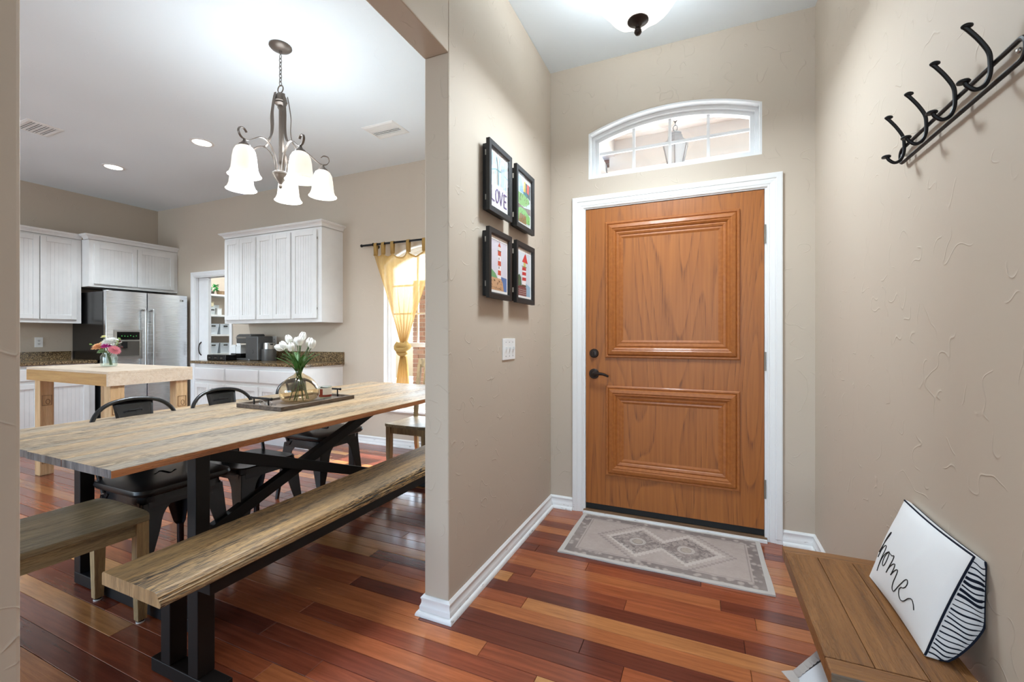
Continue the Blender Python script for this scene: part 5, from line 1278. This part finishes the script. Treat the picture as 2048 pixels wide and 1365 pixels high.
lcw = thing('countertop', (-7.1, 2.2, 0.87), 'brown granite countertop at far left beside the refrigerator', 'countertop')
mb = MB(); mb.box(XF + 0.001, -6.755, 1.58, 2.836, 0.870, 0.905); O('slab', mb, M_GRANITE, lcw, bevel=0.006)
mb = MB(); mb.box(XF + 0.001, XF + 0.022, 1.58, 2.836, 0.905, 1.005); O('backsplash', mb, M_GRANITE, lcw)

# ---------------------------------------------------------------- refrigerator
FXF, FY0, FY1, FZ = -6.600, 2.852, 3.766, 1.757
fr = thing('refrigerator', (-7.0, 3.3, 0), 'stainless steel side by side refrigerator with black sides', 'refrigerator')
mb = MB(); mb.box(XF + 0.012, FXF - 0.075, FY0, FY1, 0.004, FZ - 0.012); O('case', mb, M_FRIDGE, fr, bevel=0.004)
FM = 3.283
for nm, a, b2 in (('freezer_door', FY0 + 0.003, FM - 0.004), ('fridge_door', FM + 0.004, FY1 - 0.003)):
    mb = MB(); pr = []; nseg = 10
    for i in range(nseg + 1):
        u = i / nseg; y = a + (b2 - a) * u; pr.append((FXF - 0.018 + 0.018 * math.sin(PI * (0.12 + 0.76 * u)), y))
    poly = pr + [(FXF - 0.070, b2), (FXF - 0.070, a)]
    mb.prism_z(poly, 0.075, FZ); O(nm, mb, M_STEEL, fr, fixn=True, bevel=0.004, smooth=True)
mb = MB(); mb.box(FXF - 0.075, FXF - 0.040, FY0 + 0.01, FY1 - 0.01, 0.004, 0.07); O('toe_grille', mb, M_RUBBER, fr)
for y in (FM - 0.045, FM + 0.045):
    mb = MB(); mb.tube(crom([(FXF + 0.004, y, 1.530), (FXF + 0.046, y, 1.525), (FXF + 0.052, y, 1.36), (FXF + 0.054, y, 1.15), (FXF + 0.052, y, 0.90), (FXF + 0.046, y, 0.66), (FXF + 0.004, y, 0.650)], 4), 0.013, 10); O('door_handle', mb, M_CHROME, fr, smooth=True)
DY0, DY1, DZ0, DZ1 = 2.926, 3.222, 0.908, 1.278
ds = MB(); sweep(ds, [(DY0, DZ0), (DY1, DZ0), (DY1, DZ1), (DY0, DZ1)], [(0, -0.006), (0, 0.004), (0.022, 0.007), (0.030, 0.004), (0.030, -0.006)], lambda a, b2, h: (FXF + h, a, b2), closed=True); dsp = O('water_dispenser', ds, M_CHROME, fr, fixn=True)
mb = MB(); mb.box(FXF - 0.004, FXF + 0.004, DY0 + 0.028, DY1 - 0.028, 1.150, DZ1 - 0.028); O('display', mb, M_GLOSSB, dsp)
rd = random.Random(9)
for i in range(6):
    mb = MB(); y = DY0 + 0.075 + i * 0.030; zz = 1.192 + rd.uniform(-0.006, 0.006); mb.box(FXF + 0.0042, FXF + 0.0046, y, y + 0.010, zz, zz + 0.012); O('indicator', mb, M_DISPLAY, dsp)
mb = MB(); mb.box(FXF - 0.003, FXF + 0.005, DY0 + 0.028, DY1 - 0.028, 1.132, 1.150); O('divider', mb, M_CHROME, dsp)
mb = MB(); mb.box(FXF - 0.004, FXF + 0.001, DY0 + 0.028, DY1 - 0.028, DZ0 + 0.028, 1.132); O('cavity', mb, simple('cavity_grey', (92, 88, 82), 0.35, 0.3), dsp)
mb = MB(); mb.box(FXF + 0.001, FXF + 0.010, DY0 + 0.075, DY0 + 0.135, 1.045, 1.125); O('spout', mb, M_FRIDGE, dsp)
mb = MB(); mb.box(FXF + 0.001, FXF + 0.012, DY0 + 0.028, DY1 - 0.028, DZ0 + 0.028, DZ0 + 0.040); O('drip_tray', mb, M_CHROME, dsp)
mb = MB(); mb.box(FXF - 0.008, FXF + 0.0025, 3.665, 3.705, 1.668, 1.700); bd = O('badge', mb, M_CHROME, fr)
for i, (a, b2) in enumerate(((3.667, 3.682), (3.688, 3.703))):
    mb = MB(); mb.ring((FXF + 0.003, (a + b2) / 2, 1.684), 0.0065, 0.0016, 'x', 12, 5, 1.0, 1.5) if i == 0 else mb.box(FXF + 0.0025, FXF + 0.0035, a, b2, 1.674, 1.694); O('badge_mark', mb, M_SLOT, bd)
mb = MB(); mb.box(FXF - 0.10, FXF - 0.03, FY0 + 0.01, FY0 + 0.07, FZ - 0.013, FZ + 0.016); O('hinge_cover', mb, M_RUBBER, fr)

# ---------------------------------------------------------------- pine island with flowers
il = thing('kitchen_island', (-4.70, 2.06, 0), 'pale pine work table island with square legs and brackets', 'island')
IX0, IX1, IY0, IY1, IZ = -5.345, -4.055, 1.762, 2.350, 0.930
mb = MB(); mb.box(IX0, IX1, IY0, IY1, IZ - 0.020, IZ); O('top_board', mb, M_ISLAND, il, bevel=0.002)
mb = MB(); mb.box(IX0, IX1 - 0.020, IY0, IY0 + 0.020, IZ - 0.110, IZ - 0.020); O('front_apron', mb, M_ISLANDX, il)
mb = MB(); mb.box(IX1 - 0.020, IX1, IY0, IY1, IZ - 0.110, IZ - 0.020); O('side_apron', mb, M_ISLAND, il)
mb = MB(); mb.box(IX0, IX1 - 0.020, IY1 - 0.020, IY1, IZ - 0.110, IZ - 0.020); O('rear_apron', mb, M_ISLANDX, il)
mb = MB(); mb.box(IX0, IX0 + 0.020, IY0 + 0.020, IY1 - 0.020, IZ - 0.110, IZ - 0.020); O('side_apron', mb, M_ISLAND, il)
LW = 0.090
for x in (IX0 + 0.075, IX1 - 0.025 - LW):
    for y in (IY0 + 0.025, IY1 - 0.025 - LW):
        mb = MB(); mb.box(x, x + LW, y, y + LW, 0, IZ - 0.111 if False else IZ - 0.020); lg = O('leg', mb, M_ISLANDL, il, bevel=0.004)
        for z in (0.10, 0.60):   # metal-look routed brackets
            mb = MB(); q = [(y + 0.012 + 0.020 * (1 - abs(1 - i / 4)) if False else y + 0.014 + (0.06 if i in (1, 2) else 0), z + (0.0 if i < 2 else 0.085)) for i in range(4)]
            mb.tube([(x + LW + 0.0015, a, b2) for a, b2 in q + [q[0]]], 0.0028, 5); mb.ring((x + LW + 0.0015, y + 0.05, z + 0.03), 0.016, 0.0024, 'x', 12, 4, 0.8, 1.3); O('bracket', mb, simple('bracket_brown', (132, 98, 62), 0.6) if 'bracket_brown' not in MATS else MATS['bracket_brown'], lg, smooth=True)
JX, JY = -4.775, 2.083
jr = thing('glass_jar', (JX, JY, IZ), 'clear glass jar of mixed flowers on the pine island', 'jar')
JO = [(0.030, 0.0), (0.052, 0.003), (0.058, 0.014), (0.058, 0.085), (0.052, 0.100), (0.045, 0.108), (0.045, 0.128)]
mb = MB(); mb.lathe([(0.0005, 0)] + JO + [(r - 0.003, z + (0.004 if z < 0.01 else 0)) for r, z in JO[::-1]] + [(0.0005, 0.005)], (JX, JY, IZ + 0.0005), 28, close=False); O('jar_body', mb, M_CLEAR, jr, smooth=True)
mb = MB(); mb.cyl((JX, JY, IZ), 0.0545, 0.006, 0.078, 24); O('water', mb, M_WATER, jr, smooth=True)
def bloom(dr, df, z, R, rgb, n, layers, lb, name='chrysanthemum', cat='flower', tilt=(0, 0), center=None):
    p = Vector((JX + dr * c_ - df * s_, JY + dr * s_ + df * c_, IZ + z)); t = thing(name, (JX, JY, IZ + 0.01), lb, cat, 'mixed flowers in the jar')
    mb = MB(); mb.tube(crom([(JX - dr * 0.25, JY - df * 0.25 + 0.01, IZ + 0.012), (JX + dr * 0.25 * c_, JY + dr * 0.25 * s_, IZ + 0.11), (p.x, p.y, p.z - R * 0.15)], 5), 0.0022, 5); O('stem', mb, M_STEM, t, smooth=True)
    ax = Vector((tilt[0] * c_ + 0.25 * s_, tilt[0] * s_ - 0.25 * c_, 1 + tilt[1])).normalized(); q = ax.to_track_quat('Z', 'Y').to_matrix(); m = flat(rgb)
    mb = MB()
    for L in range(layers):
        el = (L + 0.3) / layers * 1.25 - 0.15; rl = R * (1 - 0.35 * L / layers); nn = max(5, int(n * (1 - 0.5 * L / layers)))
        for i in range(nn):
            a = 2 * PI * (i + 0.5 * (L % 2)) / nn; d = Vector((math.cos(a) * math.cos(el), math.sin(a) * math.cos(el), math.sin(el))); s2 = Vector((-math.sin(a), math.cos(a), 0)); wd = R * 2.2 / nn + R * 0.03
            pts = [d * rl * 0.1 - s2 * wd * 0.3, d * rl * 0.1 + s2 * wd * 0.3, d * rl * 0.65 + s2 * wd + Vector((0, 0, rl * 0.10)), d * rl + Vector((0, 0, rl * 0.02)), d * rl * 0.65 - s2 * wd + Vector((0, 0, rl * 0.10))]
            mb.add([p + q @ v for v in pts], [(0, 1, 2, 3, 4)])
    O('petals', mb, m, t, solid=0.0008)
    if center: mb = MB(); mb.ball(p + q @ Vector((0, 0, R * 0.25)), R * 0.3, 10, 6); O('flower_centre', mb, flat(center), t, smooth=True)
bloom(0.005, 0.015, 0.205, 0.075, (244, 242, 236), 22, 5, 'big white chrysanthemum on top of the jar bouquet')
bloom(-0.070, -0.01, 0.165, 0.062, (236, 174, 124), 14, 4, 'peach flower at the left of the jar bouquet', 'dahlia')
bloom(-0.075, 0.03, 0.195, 0.040, (232, 196, 128), 12, 3, 'small pale orange flower behind the peach one', 'dahlia')
bloom(0.010, -0.035, 0.175, 0.042, (196, 40, 142), 14, 4, 'magenta flower in the centre of the jar bouquet', 'dahlia')
bloom(0.066, -0.02, 0.142, 0.052, (226, 138, 148), 18, 5, 'pink flower at the right of the jar bouquet', 'dahlia', tilt=(0.7, -0.3))
bloom(-0.045, 0.0, 0.258, 0.024, (232, 226, 160), 9, 2, 'tiny yellow daisy rising above the jar bouquet', 'daisy')
bloom(-0.010, -0.055, 0.128, 0.036, (134, 158, 112), 9, 4, 'green succulent rosette at the jar rim', 'succulent')
def sprig(dr0, z0, dr1, z1, lb, berries):
    t = thing('green_sprig', (JX, JY, IZ + 0.01), lb, 'greenery', 'mixed flowers in the jar'); a = Vector((JX, JY, IZ + 0.10)); b2 = Vector((JX + dr1 * c_, JY + dr1 * s_, IZ + z1)); mid = Vector((JX + dr0 * c_, JY + dr0 * s_, IZ + z0))
    P = crom([Vector((JX, JY + 0.01, IZ + 0.012)), a, mid, b2], 6); mb = MB(); mb.tube(P, 0.0018, 5); O('stem', mb, M_STEM, t, smooth=True)
    for i, p in enumerate(P[8:]):
        mb = MB(); s = 1 if i % 2 else -1; d = Vector((s * 0.6 * c_, s * 0.6 * s_ - 0.3, 0.6)).normalized() * 0.022; w = Vector((0.006, 0.006, 0.004))
        mb.add([p, p + d * 0.5 + w, p + d, p + d * 0.5 - w], [(0, 1, 2, 3)]); O('leaf', mb, flat((132, 160, 78)), t, solid=0.0008)
    if berries:
        for k in range(2): mb = MB(); mb.ball(b2 + Vector((-0.010 + 0.03 * k, 0, -0.02 - 0.05 * k)), 0.011, 8, 5); O('seed_head', mb, flat((74, 28, 26)), t, smooth=True)
sprig(-0.06, 0.14, -0.150, 0.188, 'green bud sprig sticking out left of the jar', False); sprig(0.06, 0.17, 0.100, 0.240, 'leafy sprig with dark seed heads right of the jar', True)

# ---------------------------------------------------------------- coffee corner
cm = thing('coffee_maker', (-4.93, 3.58, 0.903), 'grey single serve coffee maker with carafe on the granite counter', 'coffee maker')
Z0 = 0.9035
mb = MB(); mb.prism_z(rrect(-5.215, -4.93, 3.49, 3.70, 0.04), Z0, Z0 + 0.022); O('drip_base', mb, M_CMETAL, cm, fixn=True, bevel=0.003)
mb = MB(); mb.box(-5.02, -4.80, 3.50, 3.70, Z0 + 0.022 - 0.02, Z0 + 0.290); O('tower', mb, simple('coffee_body', (84, 83, 82), 0.38, 0.2), cm, bevel=0.012)
mb = MB(); mb.prism_y([(-5.195, Z0 + 0.205), (-4.995, Z0 + 0.205), (-4.93, Z0 + 0.300), (-4.95, Z0 + 0.318), (-5.15, Z0 + 0.318), (-5.195, Z0 + 0.300)], 3.505, 3.695); O('brew_head', mb, M_CMETAL, cm, bevel=0.010, fixn=True)
mb = MB(); mb.box(-5.20, -5.00, 3.503, 3.697, Z0 + 0.262, Z0 + 0.285); O('chrome_band', mb, M_CHROME, cm, bevel=0.003)
mb = MB(); mb.tube(crom([(-5.20, 3.51, Z0 + 0.27), (-5.225, 3.53, Z0 + 0.275), (-5.228, 3.60, Z0 + 0.278), (-5.225, 3.67, Z0 + 0.275), (-5.20, 3.69, Z0 + 0.27)], 4), 0.006, 8); O('handle', mb, M_CHROME, cm, smooth=True)
mb = MB(); mb.lathe([(0.0, 0.0), (0.078, 0.0), (0.080, 0.006), (0.080, 0.140), (0.0, 0.140)], (-4.735, 3.595, Z0), 28); O('frother_base', mb, M_CMETAL, cm, smooth=True)
mb = MB(); mb.lathe([(0.0, 0.1405), (0.066, 0.1405), (0.066, 0.205), (0.060, 0.212), (0.0, 0.212)], (-4.735, 3.595, Z0), 28); cup = O('frother_cup', mb, M_CHROME, cm, smooth=True)
mb = MB(); mb.tube([(-4.675, 3.57, Z0 + 0.195), (-4.63, 3.56, Z0 + 0.195)], 0.008, 8); O('cup_handle', mb, M_RUBBER, cup, smooth=True)
mb = MB()
for i, (dx, dz) in enumerate(((0, 0.02), (0.012, 0), (-0.002, -0.014))): mb.ring((-4.885 + dx, 3.4985, Z0 + 0.105 + dz), 0.005, 0.0012, 'y', 10, 4)
O('emblem', mb, M_SLOT, cm)
pd = thing('pod_drawer', (-5.28, 3.44, 0.903), 'low black pod drawer in front of the coffee maker', 'drawer')
mb = MB(); mb.box(-5.470, -5.130, 3.335, 3.470, Z0, Z0 + 0.070); O('drawer_case', mb, M_GLOSSB, pd, bevel=0.003)
for i in range(3):
    a = -5.462 + i * 0.110; mb = MB(); mb.box(a, a + 0.104, 3.327, 3.335, Z0 + 0.008, Z0 + 0.062); dr_ = O('drawer_front', mb, M_FRIDGE, pd, bevel=0.002); mb = MB(); mb.box(a + 0.036, a + 0.068, 3.322, 3.327, Z0 + 0.030, Z0 + 0.037); O('pull', mb, M_CHROME, dr_)
for x, lb in ((-5.36, 'white and black canister nearest the pantry doorway'), (-5.262, 'white and black canister touching the coffee maker side')):
    t = thing('canister', (x, 3.62, 0.903), lb, 'canister', 'white and black canisters on the counter')
    mb = MB(); mb.box(x - 0.044, x + 0.044, 3.575, 3.665, Z0, Z0 + 0.075); O('base', mb, M_FRIDGE, t, bevel=0.005); mb = MB(); mb.box(x - 0.044, x + 0.044, 3.575, 3.665, Z0 + 0.0755, Z0 + 0.165); O('body', mb, M_PLASTIC, t, bevel=0.005); mb = MB(); mb.box(x - 0.036, x + 0.036, 3.583, 3.657, Z0 + 0.1655, Z0 + 0.185); O('lid', mb, M_PLASTIC, t, bevel=0.004)

# ---------------------------------------------------------------- pantry
mb = MB(); sweep(mb, [(PDX0 - 0.078, 0), (PDX0 - 0.078, PDZ + 0.070), (PDX1 + 0.062, PDZ + 0.070), (PDX1 + 0.062, 0)], [(o * 0.85, h) for o, h in CASP], lambda a, b2, h: (a, YB - h, b2)); O('trim_6', mb, M_TRIM, kind='structure', fixn=True)
mb = MB(); mb.box(PDX0 - 0.012, PDX0 + 0.006, YB - 0.001, YB + 0.04, 0, PDZ); mb.box(PDX1 - 0.006, PDX1 + 0.012, YB - 0.001, YB + 0.121, 0, PDZ); mb.box(PDX0 - 0.012, PDX1 + 0.012, YB - 0.001, YB + 0.121, PDZ - 0.006, PDZ + 0.012); O('trim_7', mb, M_TRIM, kind='structure')
d2 = thing('door_2', (-6.42, YB + 0.06, 0), kind='structure', label='white sliding pantry door pushed open')
mb = MB(); mb.box(PDX0 - 0.0, -6.305, YB + 0.045, YB + 0.085, 0.012, PDZ - 0.008); O('slab', mb, M_TRIM, d2, bevel=0.003)
mb = MB(); mb.tube(crom([(-6.455, YB + 0.044, 1.115), (-6.470, YB + 0.026, 1.08), (-6.475, YB + 0.020, 1.02), (-6.470, YB + 0.026, 0.96), (-6.455, YB + 0.044, 0.925)], 5), 0.008, 8); O('door_pull', mb, M_BRONZE, d2, smooth=True)
SX = -7.10
ps = thing('pantry_shelving', (-7.25, 4.5, 0), 'white pantry shelves seen through the open doorway', 'shelving')
SHZ = (0.600, 0.920, 1.225, 1.538, 1.866)
for z in SHZ: mb = MB(); mb.box(XF + 0.001, SX, 3.96, 5.19, z - 0.028, z); O('shelf', mb, M_SHELF, ps)
def bin_(y, z, lb):
    t = thing('storage_bin', (SX - 0.12, y, z), lb, 'bin', 'white plastic pantry bins'); mb = MB(); wv = 0.085
    lo = [(SX - 0.02, y - wv * 0.82, z + 0.001), (SX - 0.02, y + wv * 0.82, z + 0.001), (SX - 0.26, y + wv * 0.82, z + 0.001), (SX - 0.26, y - wv * 0.82, z + 0.001)]
    hi = [(SX + 0.0, y - wv, z + 0.165), (SX + 0.0, y + wv, z + 0.165), (SX - 0.28, y + wv, z + 0.165), (SX - 0.28, y - wv, z + 0.165)]
    mb.add(lo + hi, [(0, 1, 2, 3), (0, 4, 5, 1), (1, 5, 6, 2), (2, 6, 7, 3), (3, 7, 4, 0)]); O('bin_body', mb, M_BIN, t, solid=0.003, fixn=True)
    mb = MB(); mb.box(SX - 0.006, SX + 0.0055, y - 0.030, y + 0.030, z + 0.122, z + 0.142); O('hand_slot', mb, M_SLOT, t)
    mb = MB(); sweep(mb, [(SX + 0.002, y - wv - 0.002), (SX + 0.002, y + wv + 0.002), (SX - 0.282, y + wv + 0.002), (SX - 0.282, y - wv - 0.002)], [(-0.004, 0), (0.006, 0), (0.006, 0.006), (-0.004, 0.006)], lambda a, b2, h: (a, b2, z + 0.163 + h), closed=True); O('rim', mb, M_BIN, t, fixn=True)
for lev, z in (('upper', 1.225), ('lower', 0.920)):
    for y, w_ in ((4.235, 'leftmost'), (4.425, 'middle'), (4.615, 'rightmost')): bin_(y, z, '%s white bin on the %s bin shelf of the pantry' % (w_, lev))
def pbox(name, x0, x1, y0, y1, z0, h, rgb, lb, cat, detail=None, mat=None):
    t = thing(name, ((x0 + x1) / 2, (y0 + y1) / 2, z0), lb, cat); mb = MB(); mb.box(x0, x1, y0, y1, z0 + 0.0005, z0 + h); O('body', mb, mat or flat(rgb), t, bevel=0.004)
    mb = MB(); mb.box(x0 - 0.003, x1 + 0.003, y0 - 0.003, y1 + 0.003, z0 + h, z0 + h + 0.010); O('lid', mb, mat or flat(tuple(int(c * 0.93) for c in rgb)), t, bevel=0.002)
    if detail: mb = MB(); mb.box(x1, x1 + 0.003, (y0 + y1) / 2 - 0.028, (y0 + y1) / 2 + 0.028, z0 + h * 0.55, z0 + h * 0.72); O('handle_slot', mb, M_SLOT, t)
pbox('food_canister', -7.30, -7.13, 4.285, 4.372, 1.538, 0.120, (190, 196, 196), 'grey lidded pantry box with dark slot, left of the pair', 'box', True)
pbox('food_canister', -7.30, -7.13, 4.382, 4.470, 1.538, 0.120, (190, 196, 196), 'grey lidded pantry box with dark slot, right of the pair', 'box', True)
pbox('storage_tin', -7.29, -7.15, 4.31, 4.46, 1.669, 0.062, (196, 184, 150), 'cream tin resting on top of the grey pantry boxes', 'tin')
pbox('paper_box', -7.22, -7.11, 4.490, 4.560, 1.538, 0.095, (232, 234, 234), 'small white paper box right of the grey pantry boxes', 'box')
pbox('glass_canister', -7.34, -7.24, 4.49, 4.60, 1.538, 0.155, (170, 184, 186), 'pale glass canister behind the small white box', 'canister', mat=M_FROST)
pbox('appliance_box', -7.32, -7.14, 4.20, 4.36, 0.600, 0.16, (60, 64, 72), 'dark appliance box on the lowest visible pantry shelf', 'box', True)
pbox('black_caddy', -7.30, -7.13, 4.46, 4.70, 0.600, 0.10, (210, 216, 220), 'pale flat box on the lowest visible pantry shelf', 'box')
gv = thing('glass_pitcher', (-7.22, 4.33, 1.866), 'clear glass pitcher on the top pantry shelf', 'pitcher')
mb = MB(); mb.lathe([(0.0005, 0), (0.042, 0.0), (0.046, 0.01), (0.040, 0.10), (0.044, 0.16), (0.041, 0.16), (0.037, 0.10), (0.042, 0.012), (0.0005, 0.008)], (-7.20, 4.33, 1.8665), 20, close=False); O('pitcher_body', mb, M_CLEAR, gv, smooth=True)
mb = MB(); mb.tube(crom([(-7.158, 4.33, 2.01), (-7.13, 4.33, 1.99), (-7.13, 4.33, 1.93), (-7.158, 4.33, 1.91)], 4), 0.006, 6); O('handle', mb, M_CLEAR, gv, smooth=True)
gp = thing('green_plant', (-7.18, 4.46, 1.866), 'bright green artificial leaves on the top pantry shelf', 'plant')
mb = MB(); mb.lathe([(0.0, 0), (0.030, 0.0), (0.038, 0.05), (0.0, 0.05)], (-7.20, 4.46, 1.8665), 16); O('pot', mb, flat((72, 60, 52)), gp, smooth=True)
rg = random.Random(6)
for i in range(26):
    mb = MB(); p = Vector((-7.20 + rg.uniform(-0.05, 0.06), 4.46 + rg.uniform(-0.085, 0.085), 1.93 + rg.uniform(-0.01, 0.095))); d = Vector((rg.uniform(-1, 1), rg.uniform(-1, 1), rg.uniform(0, 1))).normalized() * 0.035; s2 = d.orthogonal().normalized() * 0.016
    mb.add([p - d, p + s2, p + d, p - s2], [(0, 1, 2, 3)]); O('leaf', mb, flat(rg.choice([(38, 150, 66), (58, 172, 84), (30, 112, 50)])), gp, solid=0.001)
bl = thing('small_basket', (-7.2, 4.60, 1.866), 'small brown basket at the right of the top pantry shelf', 'basket')
mb = MB(); mb.lathe([(0.0005, 0.0), (0.05, 0.0), (0.062, 0.055), (0.058, 0.055), (0.047, 0.006), (0.0005, 0.006)], (-7.19, 4.595, 1.8665), 18, close=False); O('basket_body', mb, flat((150, 122, 92)), bl, smooth=True)
mb = MB(); mb.ring((-7.19, 4.595, 1.922), 0.060, 0.005, 'z', 18, 6); O('rim', mb, flat((128, 100, 74)), bl, smooth=True)
lamp('pantry_bulb', 'POINT', (-6.3, 4.5, 2.85), 26, (0.9, 0.96, 1.0), shadow_soft_size=0.08)

# ---------------------------------------------------------------- dining window, curtain, outside
win2 = thing('window_2', (-2.65, YB + 0.06, WIN2['zb']), kind='structure', label='white arched window at the end of the dining room')
mb = MB(); arch_frame(mb, WIN2, 0.0, 0.010, YB - 0.001, YB + 0.125); O('window_reveal', mb, M_TRIM, win2, fixn=True)
mb = MB(); arch_frame(mb, WIN2, 0.010, 0.045, YB + 0.055, YB + 0.120); O('window_frame', mb, M_TRIM, win2, fixn=True)
mb = MB(); arch_frame(mb, WIN2, 0.044, 0.075, YB + 0.068, YB + 0.108); O('sash', mb, M_TRIM, win2, fixn=True)
gxa, gxb, gy = WIN2['x0'] + 0.074, WIN2['x1'] - 0.074, YB + 0.088; gz0 = WIN2['zb'] + 0.074
mb = MB(); mb.box(gxa, gxb, gy - 0.022, gy + 0.018, 1.078, 1.124); O('meeting_rail', mb, M_TRIM, win2)
xs = [gxa, gxa + (gxb - gxa) / 3, gxa + 2 * (gxb - gxa) / 3, gxb]
for x in xs[1:3]: mb = MB(); mb.box(x - 0.009, x + 0.009, gy - 0.009, gy + 0.009, 1.124, arch_z(WIN2, x, 0.075)); O('muntin', mb, M_TRIM, win2)
for z in (1.44, 1.748): mb = MB(); mb.box(gxa, gxb, gy - 0.008, gy + 0.008, z - 0.009, z + 0.009); O('muntin', mb, M_TRIM, win2)
mb = MB(); mb.box(gxa, gxb, gy - 0.002, gy + 0.002, gz0, 1.078); O('pane', mb, M_PANE, win2)
for i in range(3):
    for za, zb_ in ((1.124, 1.44), (1.44, 1.748)): mb = MB(); mb.box(xs[i], xs[i + 1], gy - 0.002, gy + 0.002, za, zb_); O('pane', mb, M_PANE, win2)
    top = [(xs[i] + (xs[i + 1] - xs[i]) * t / 6, arch_z(WIN2, xs[i] + (xs[i + 1] - xs[i]) * t / 6, 0.075)) for t in range(7)]
    mb = MB(); mb.prism_y([(xs[i], 1.748)] + top + [(xs[i + 1], 1.748)], gy - 0.002, gy + 0.002); O('pane', mb, M_PANE, win2, fixn=True)
mb = MB(); mb.box(WIN2['x0'] - 0.03, WIN2['x1'] + 0.03, YB - 0.035, YB + 0.05, WIN2['zb'] - 0.022, WIN2['zb'] + 0.001); O('trim_8', mb, M_TRIM, kind='structure', bevel=0.004)
CYY = 3.735
rod = thing('curtain_rod', (-2.65, CYY, 2.19), 'black curtain rod above the dining window', 'curtain rod')
mb = MB(); mb.tube([(-3.44, CYY, 2.193), (-1.86, CYY, 2.193)], 0.0115, 12); O('rod', mb, M_BLACK, rod, smooth=True)
for x in (-3.443, -1.857): mb = MB(); mb.ball((x, CYY, 2.193), 0.0165, 12, 8); O('finial', mb, M_BLACK, rod, smooth=True)
for x in (-3.28, -2.02):
    mb = MB(); mb.tube([(x, CYY, 2.180), (x, YB - 0.004, 2.180)], 0.006, 8); mb.cyl((x, 0, 2.180), 0.02, YB - 0.005, YB - 0.0005, 14, 'y'); mb.ring((x, CYY, 2.193), 0.016, 0.004, 'x', 14, 6); O('bracket', mb, M_BLACK, rod, smooth=True)
cu = thing('curtain', (-2.88, CYY, 0.5), 'sheer gold tab top curtain tied in a knot', 'curtain')
TABS = [-3.245, -3.145, -3.020, -2.815, -2.615, -2.47]
def top_z(x):
    for a, b2 in zip(TABS[:-1], TABS[1:]):
        if a <= x <= b2: t = (x - a) / (b2 - a); return 2.088 - min(0.055, (b2 - a) * 0.28) * math.sin(PI * t) ** 0.8
    return 2.088
KX, KZT, KZB = -2.878, 1.125, 0.995
def cur_up(u, v):
    xt = TABS[0] - 0.03 + (TABS[-1] - TABS[0] + 0.05) * u; zt = top_z(xt)
    kx = KX + (u - 0.5) * 0.075
    # edges fall almost straight to the knot
    sag = v ** 1.04; x = xt + (kx - xt) * sag; z = zt + (KZT - zt) * v
    fold = (0.004 + 0.030 * v * (1 - v) + 0.012 * v) * math.sin(u * 42 + 1.2 * math.sin(v * 3)) + 0.010 * (1 - v) * math.sin(u * 2 * PI * 5)
    return (x + 0.003 * math.cos(u * 60) * (1 - v), CYY + fold, z)
mb = MB(); mb.grid(cur_up, 110, 44); O('upper_drape', mb, M_CURTAIN, cu, smooth=True)
def cur_lo(u, v):
    hw = 0.040 + 0.085 * v ** 0.8; x = KX - 0.02 * v + (2 * u - 1) * hw; z = KZB + (0.48 - KZB) * v
    return (x, CYY + (0.018 + 0.006 * v) * math.sin(u * 30 + v), z - 0.01 * math.sin(u * 9))
mb = MB(); mb.grid(cur_lo, 60, 20); O('lower_drape', mb, M_CURTAINT, cu, smooth=True)
mb = MB()
mb.tube(crom([(KX - 0.052, CYY - 0.012, 1.120), (KX - 0.060, CYY - 0.038, 1.075), (KX - 0.010, CYY - 0.055, 1.050), (KX + 0.052, CYY - 0.035, 1.068), (KX + 0.056, CYY + 0.012, 1.09), (KX, CYY + 0.03, 1.08), (KX - 0.05, CYY + 0.005, 1.05)], 6), [0.030] * 37, 10)
mb.tube(crom([(KX + 0.045, CYY - 0.01, 1.125), (KX + 0.052, CYY - 0.045, 1.095), (KX + 0.0, CYY - 0.062, 1.105), (KX - 0.045, CYY - 0.040, 1.075), (KX - 0.050, CYY - 0.015, 1.030), (KX, CYY - 0.03, 1.006), (KX + 0.045, CYY - 0.01, 1.03)], 6), [0.026] * 37, 10)
O('knot', mb, M_CURTAINT, cu, smooth=True)
for x in TABS:
    mb = MB(); hw = 0.020; P = [(CYY - 0.004, 2.075), (CYY - 0.0155, 2.185), (CYY - 0.010, 2.2045), (CYY, 2.209), (CYY + 0.010, 2.2045), (CYY + 0.0155, 2.185), (CYY + 0.004, 2.075)]
    mb.add([(x + s * hw * (1.25 if i in (0, 6) else 1), y, z) for i, (y, z) in enumerate(P) for s in (-1, 1)], [(2 * i, 2 * i + 1, 2 * i + 3, 2 * i + 2) for i in range(6)]); O('tab', mb, M_CURTAINT, cu, solid=0.0015, smooth=True)
mb = MB(); rings = []
mb.grid(lambda u, v: (TABS[0] - 0.03 + (TABS[-1] - TABS[0] + 0.05) * u, cur_up(u, 0)[1] - 0.003, top_z(TABS[0] - 0.03 + (TABS[-1] - TABS[0] + 0.05) * u) - 0.018 * v), 110, 1); O('hem', mb, M_CURTAINT, cu, smooth=True)

# outside the dining window
mb = MB(); mb.box(-9.0, 6.0, 3.94 + 0.001, 12.0, -0.25, -0.15); O('ground_outside', mb, flat((196, 190, 178)), kind='structure')
brick_wall('wall_brick_outside', -3.94, -1.25, -0.15, 2.02, 5.35)
mb = MB(); mb.box(-4.6, -1.2, 3.94, 5.14, 2.62, 2.74); O('sun_blocker_slab', mb, flat((224, 222, 216)), kind='structure')  # added unseen overhang, sized to cut the sun down to a low floor patch
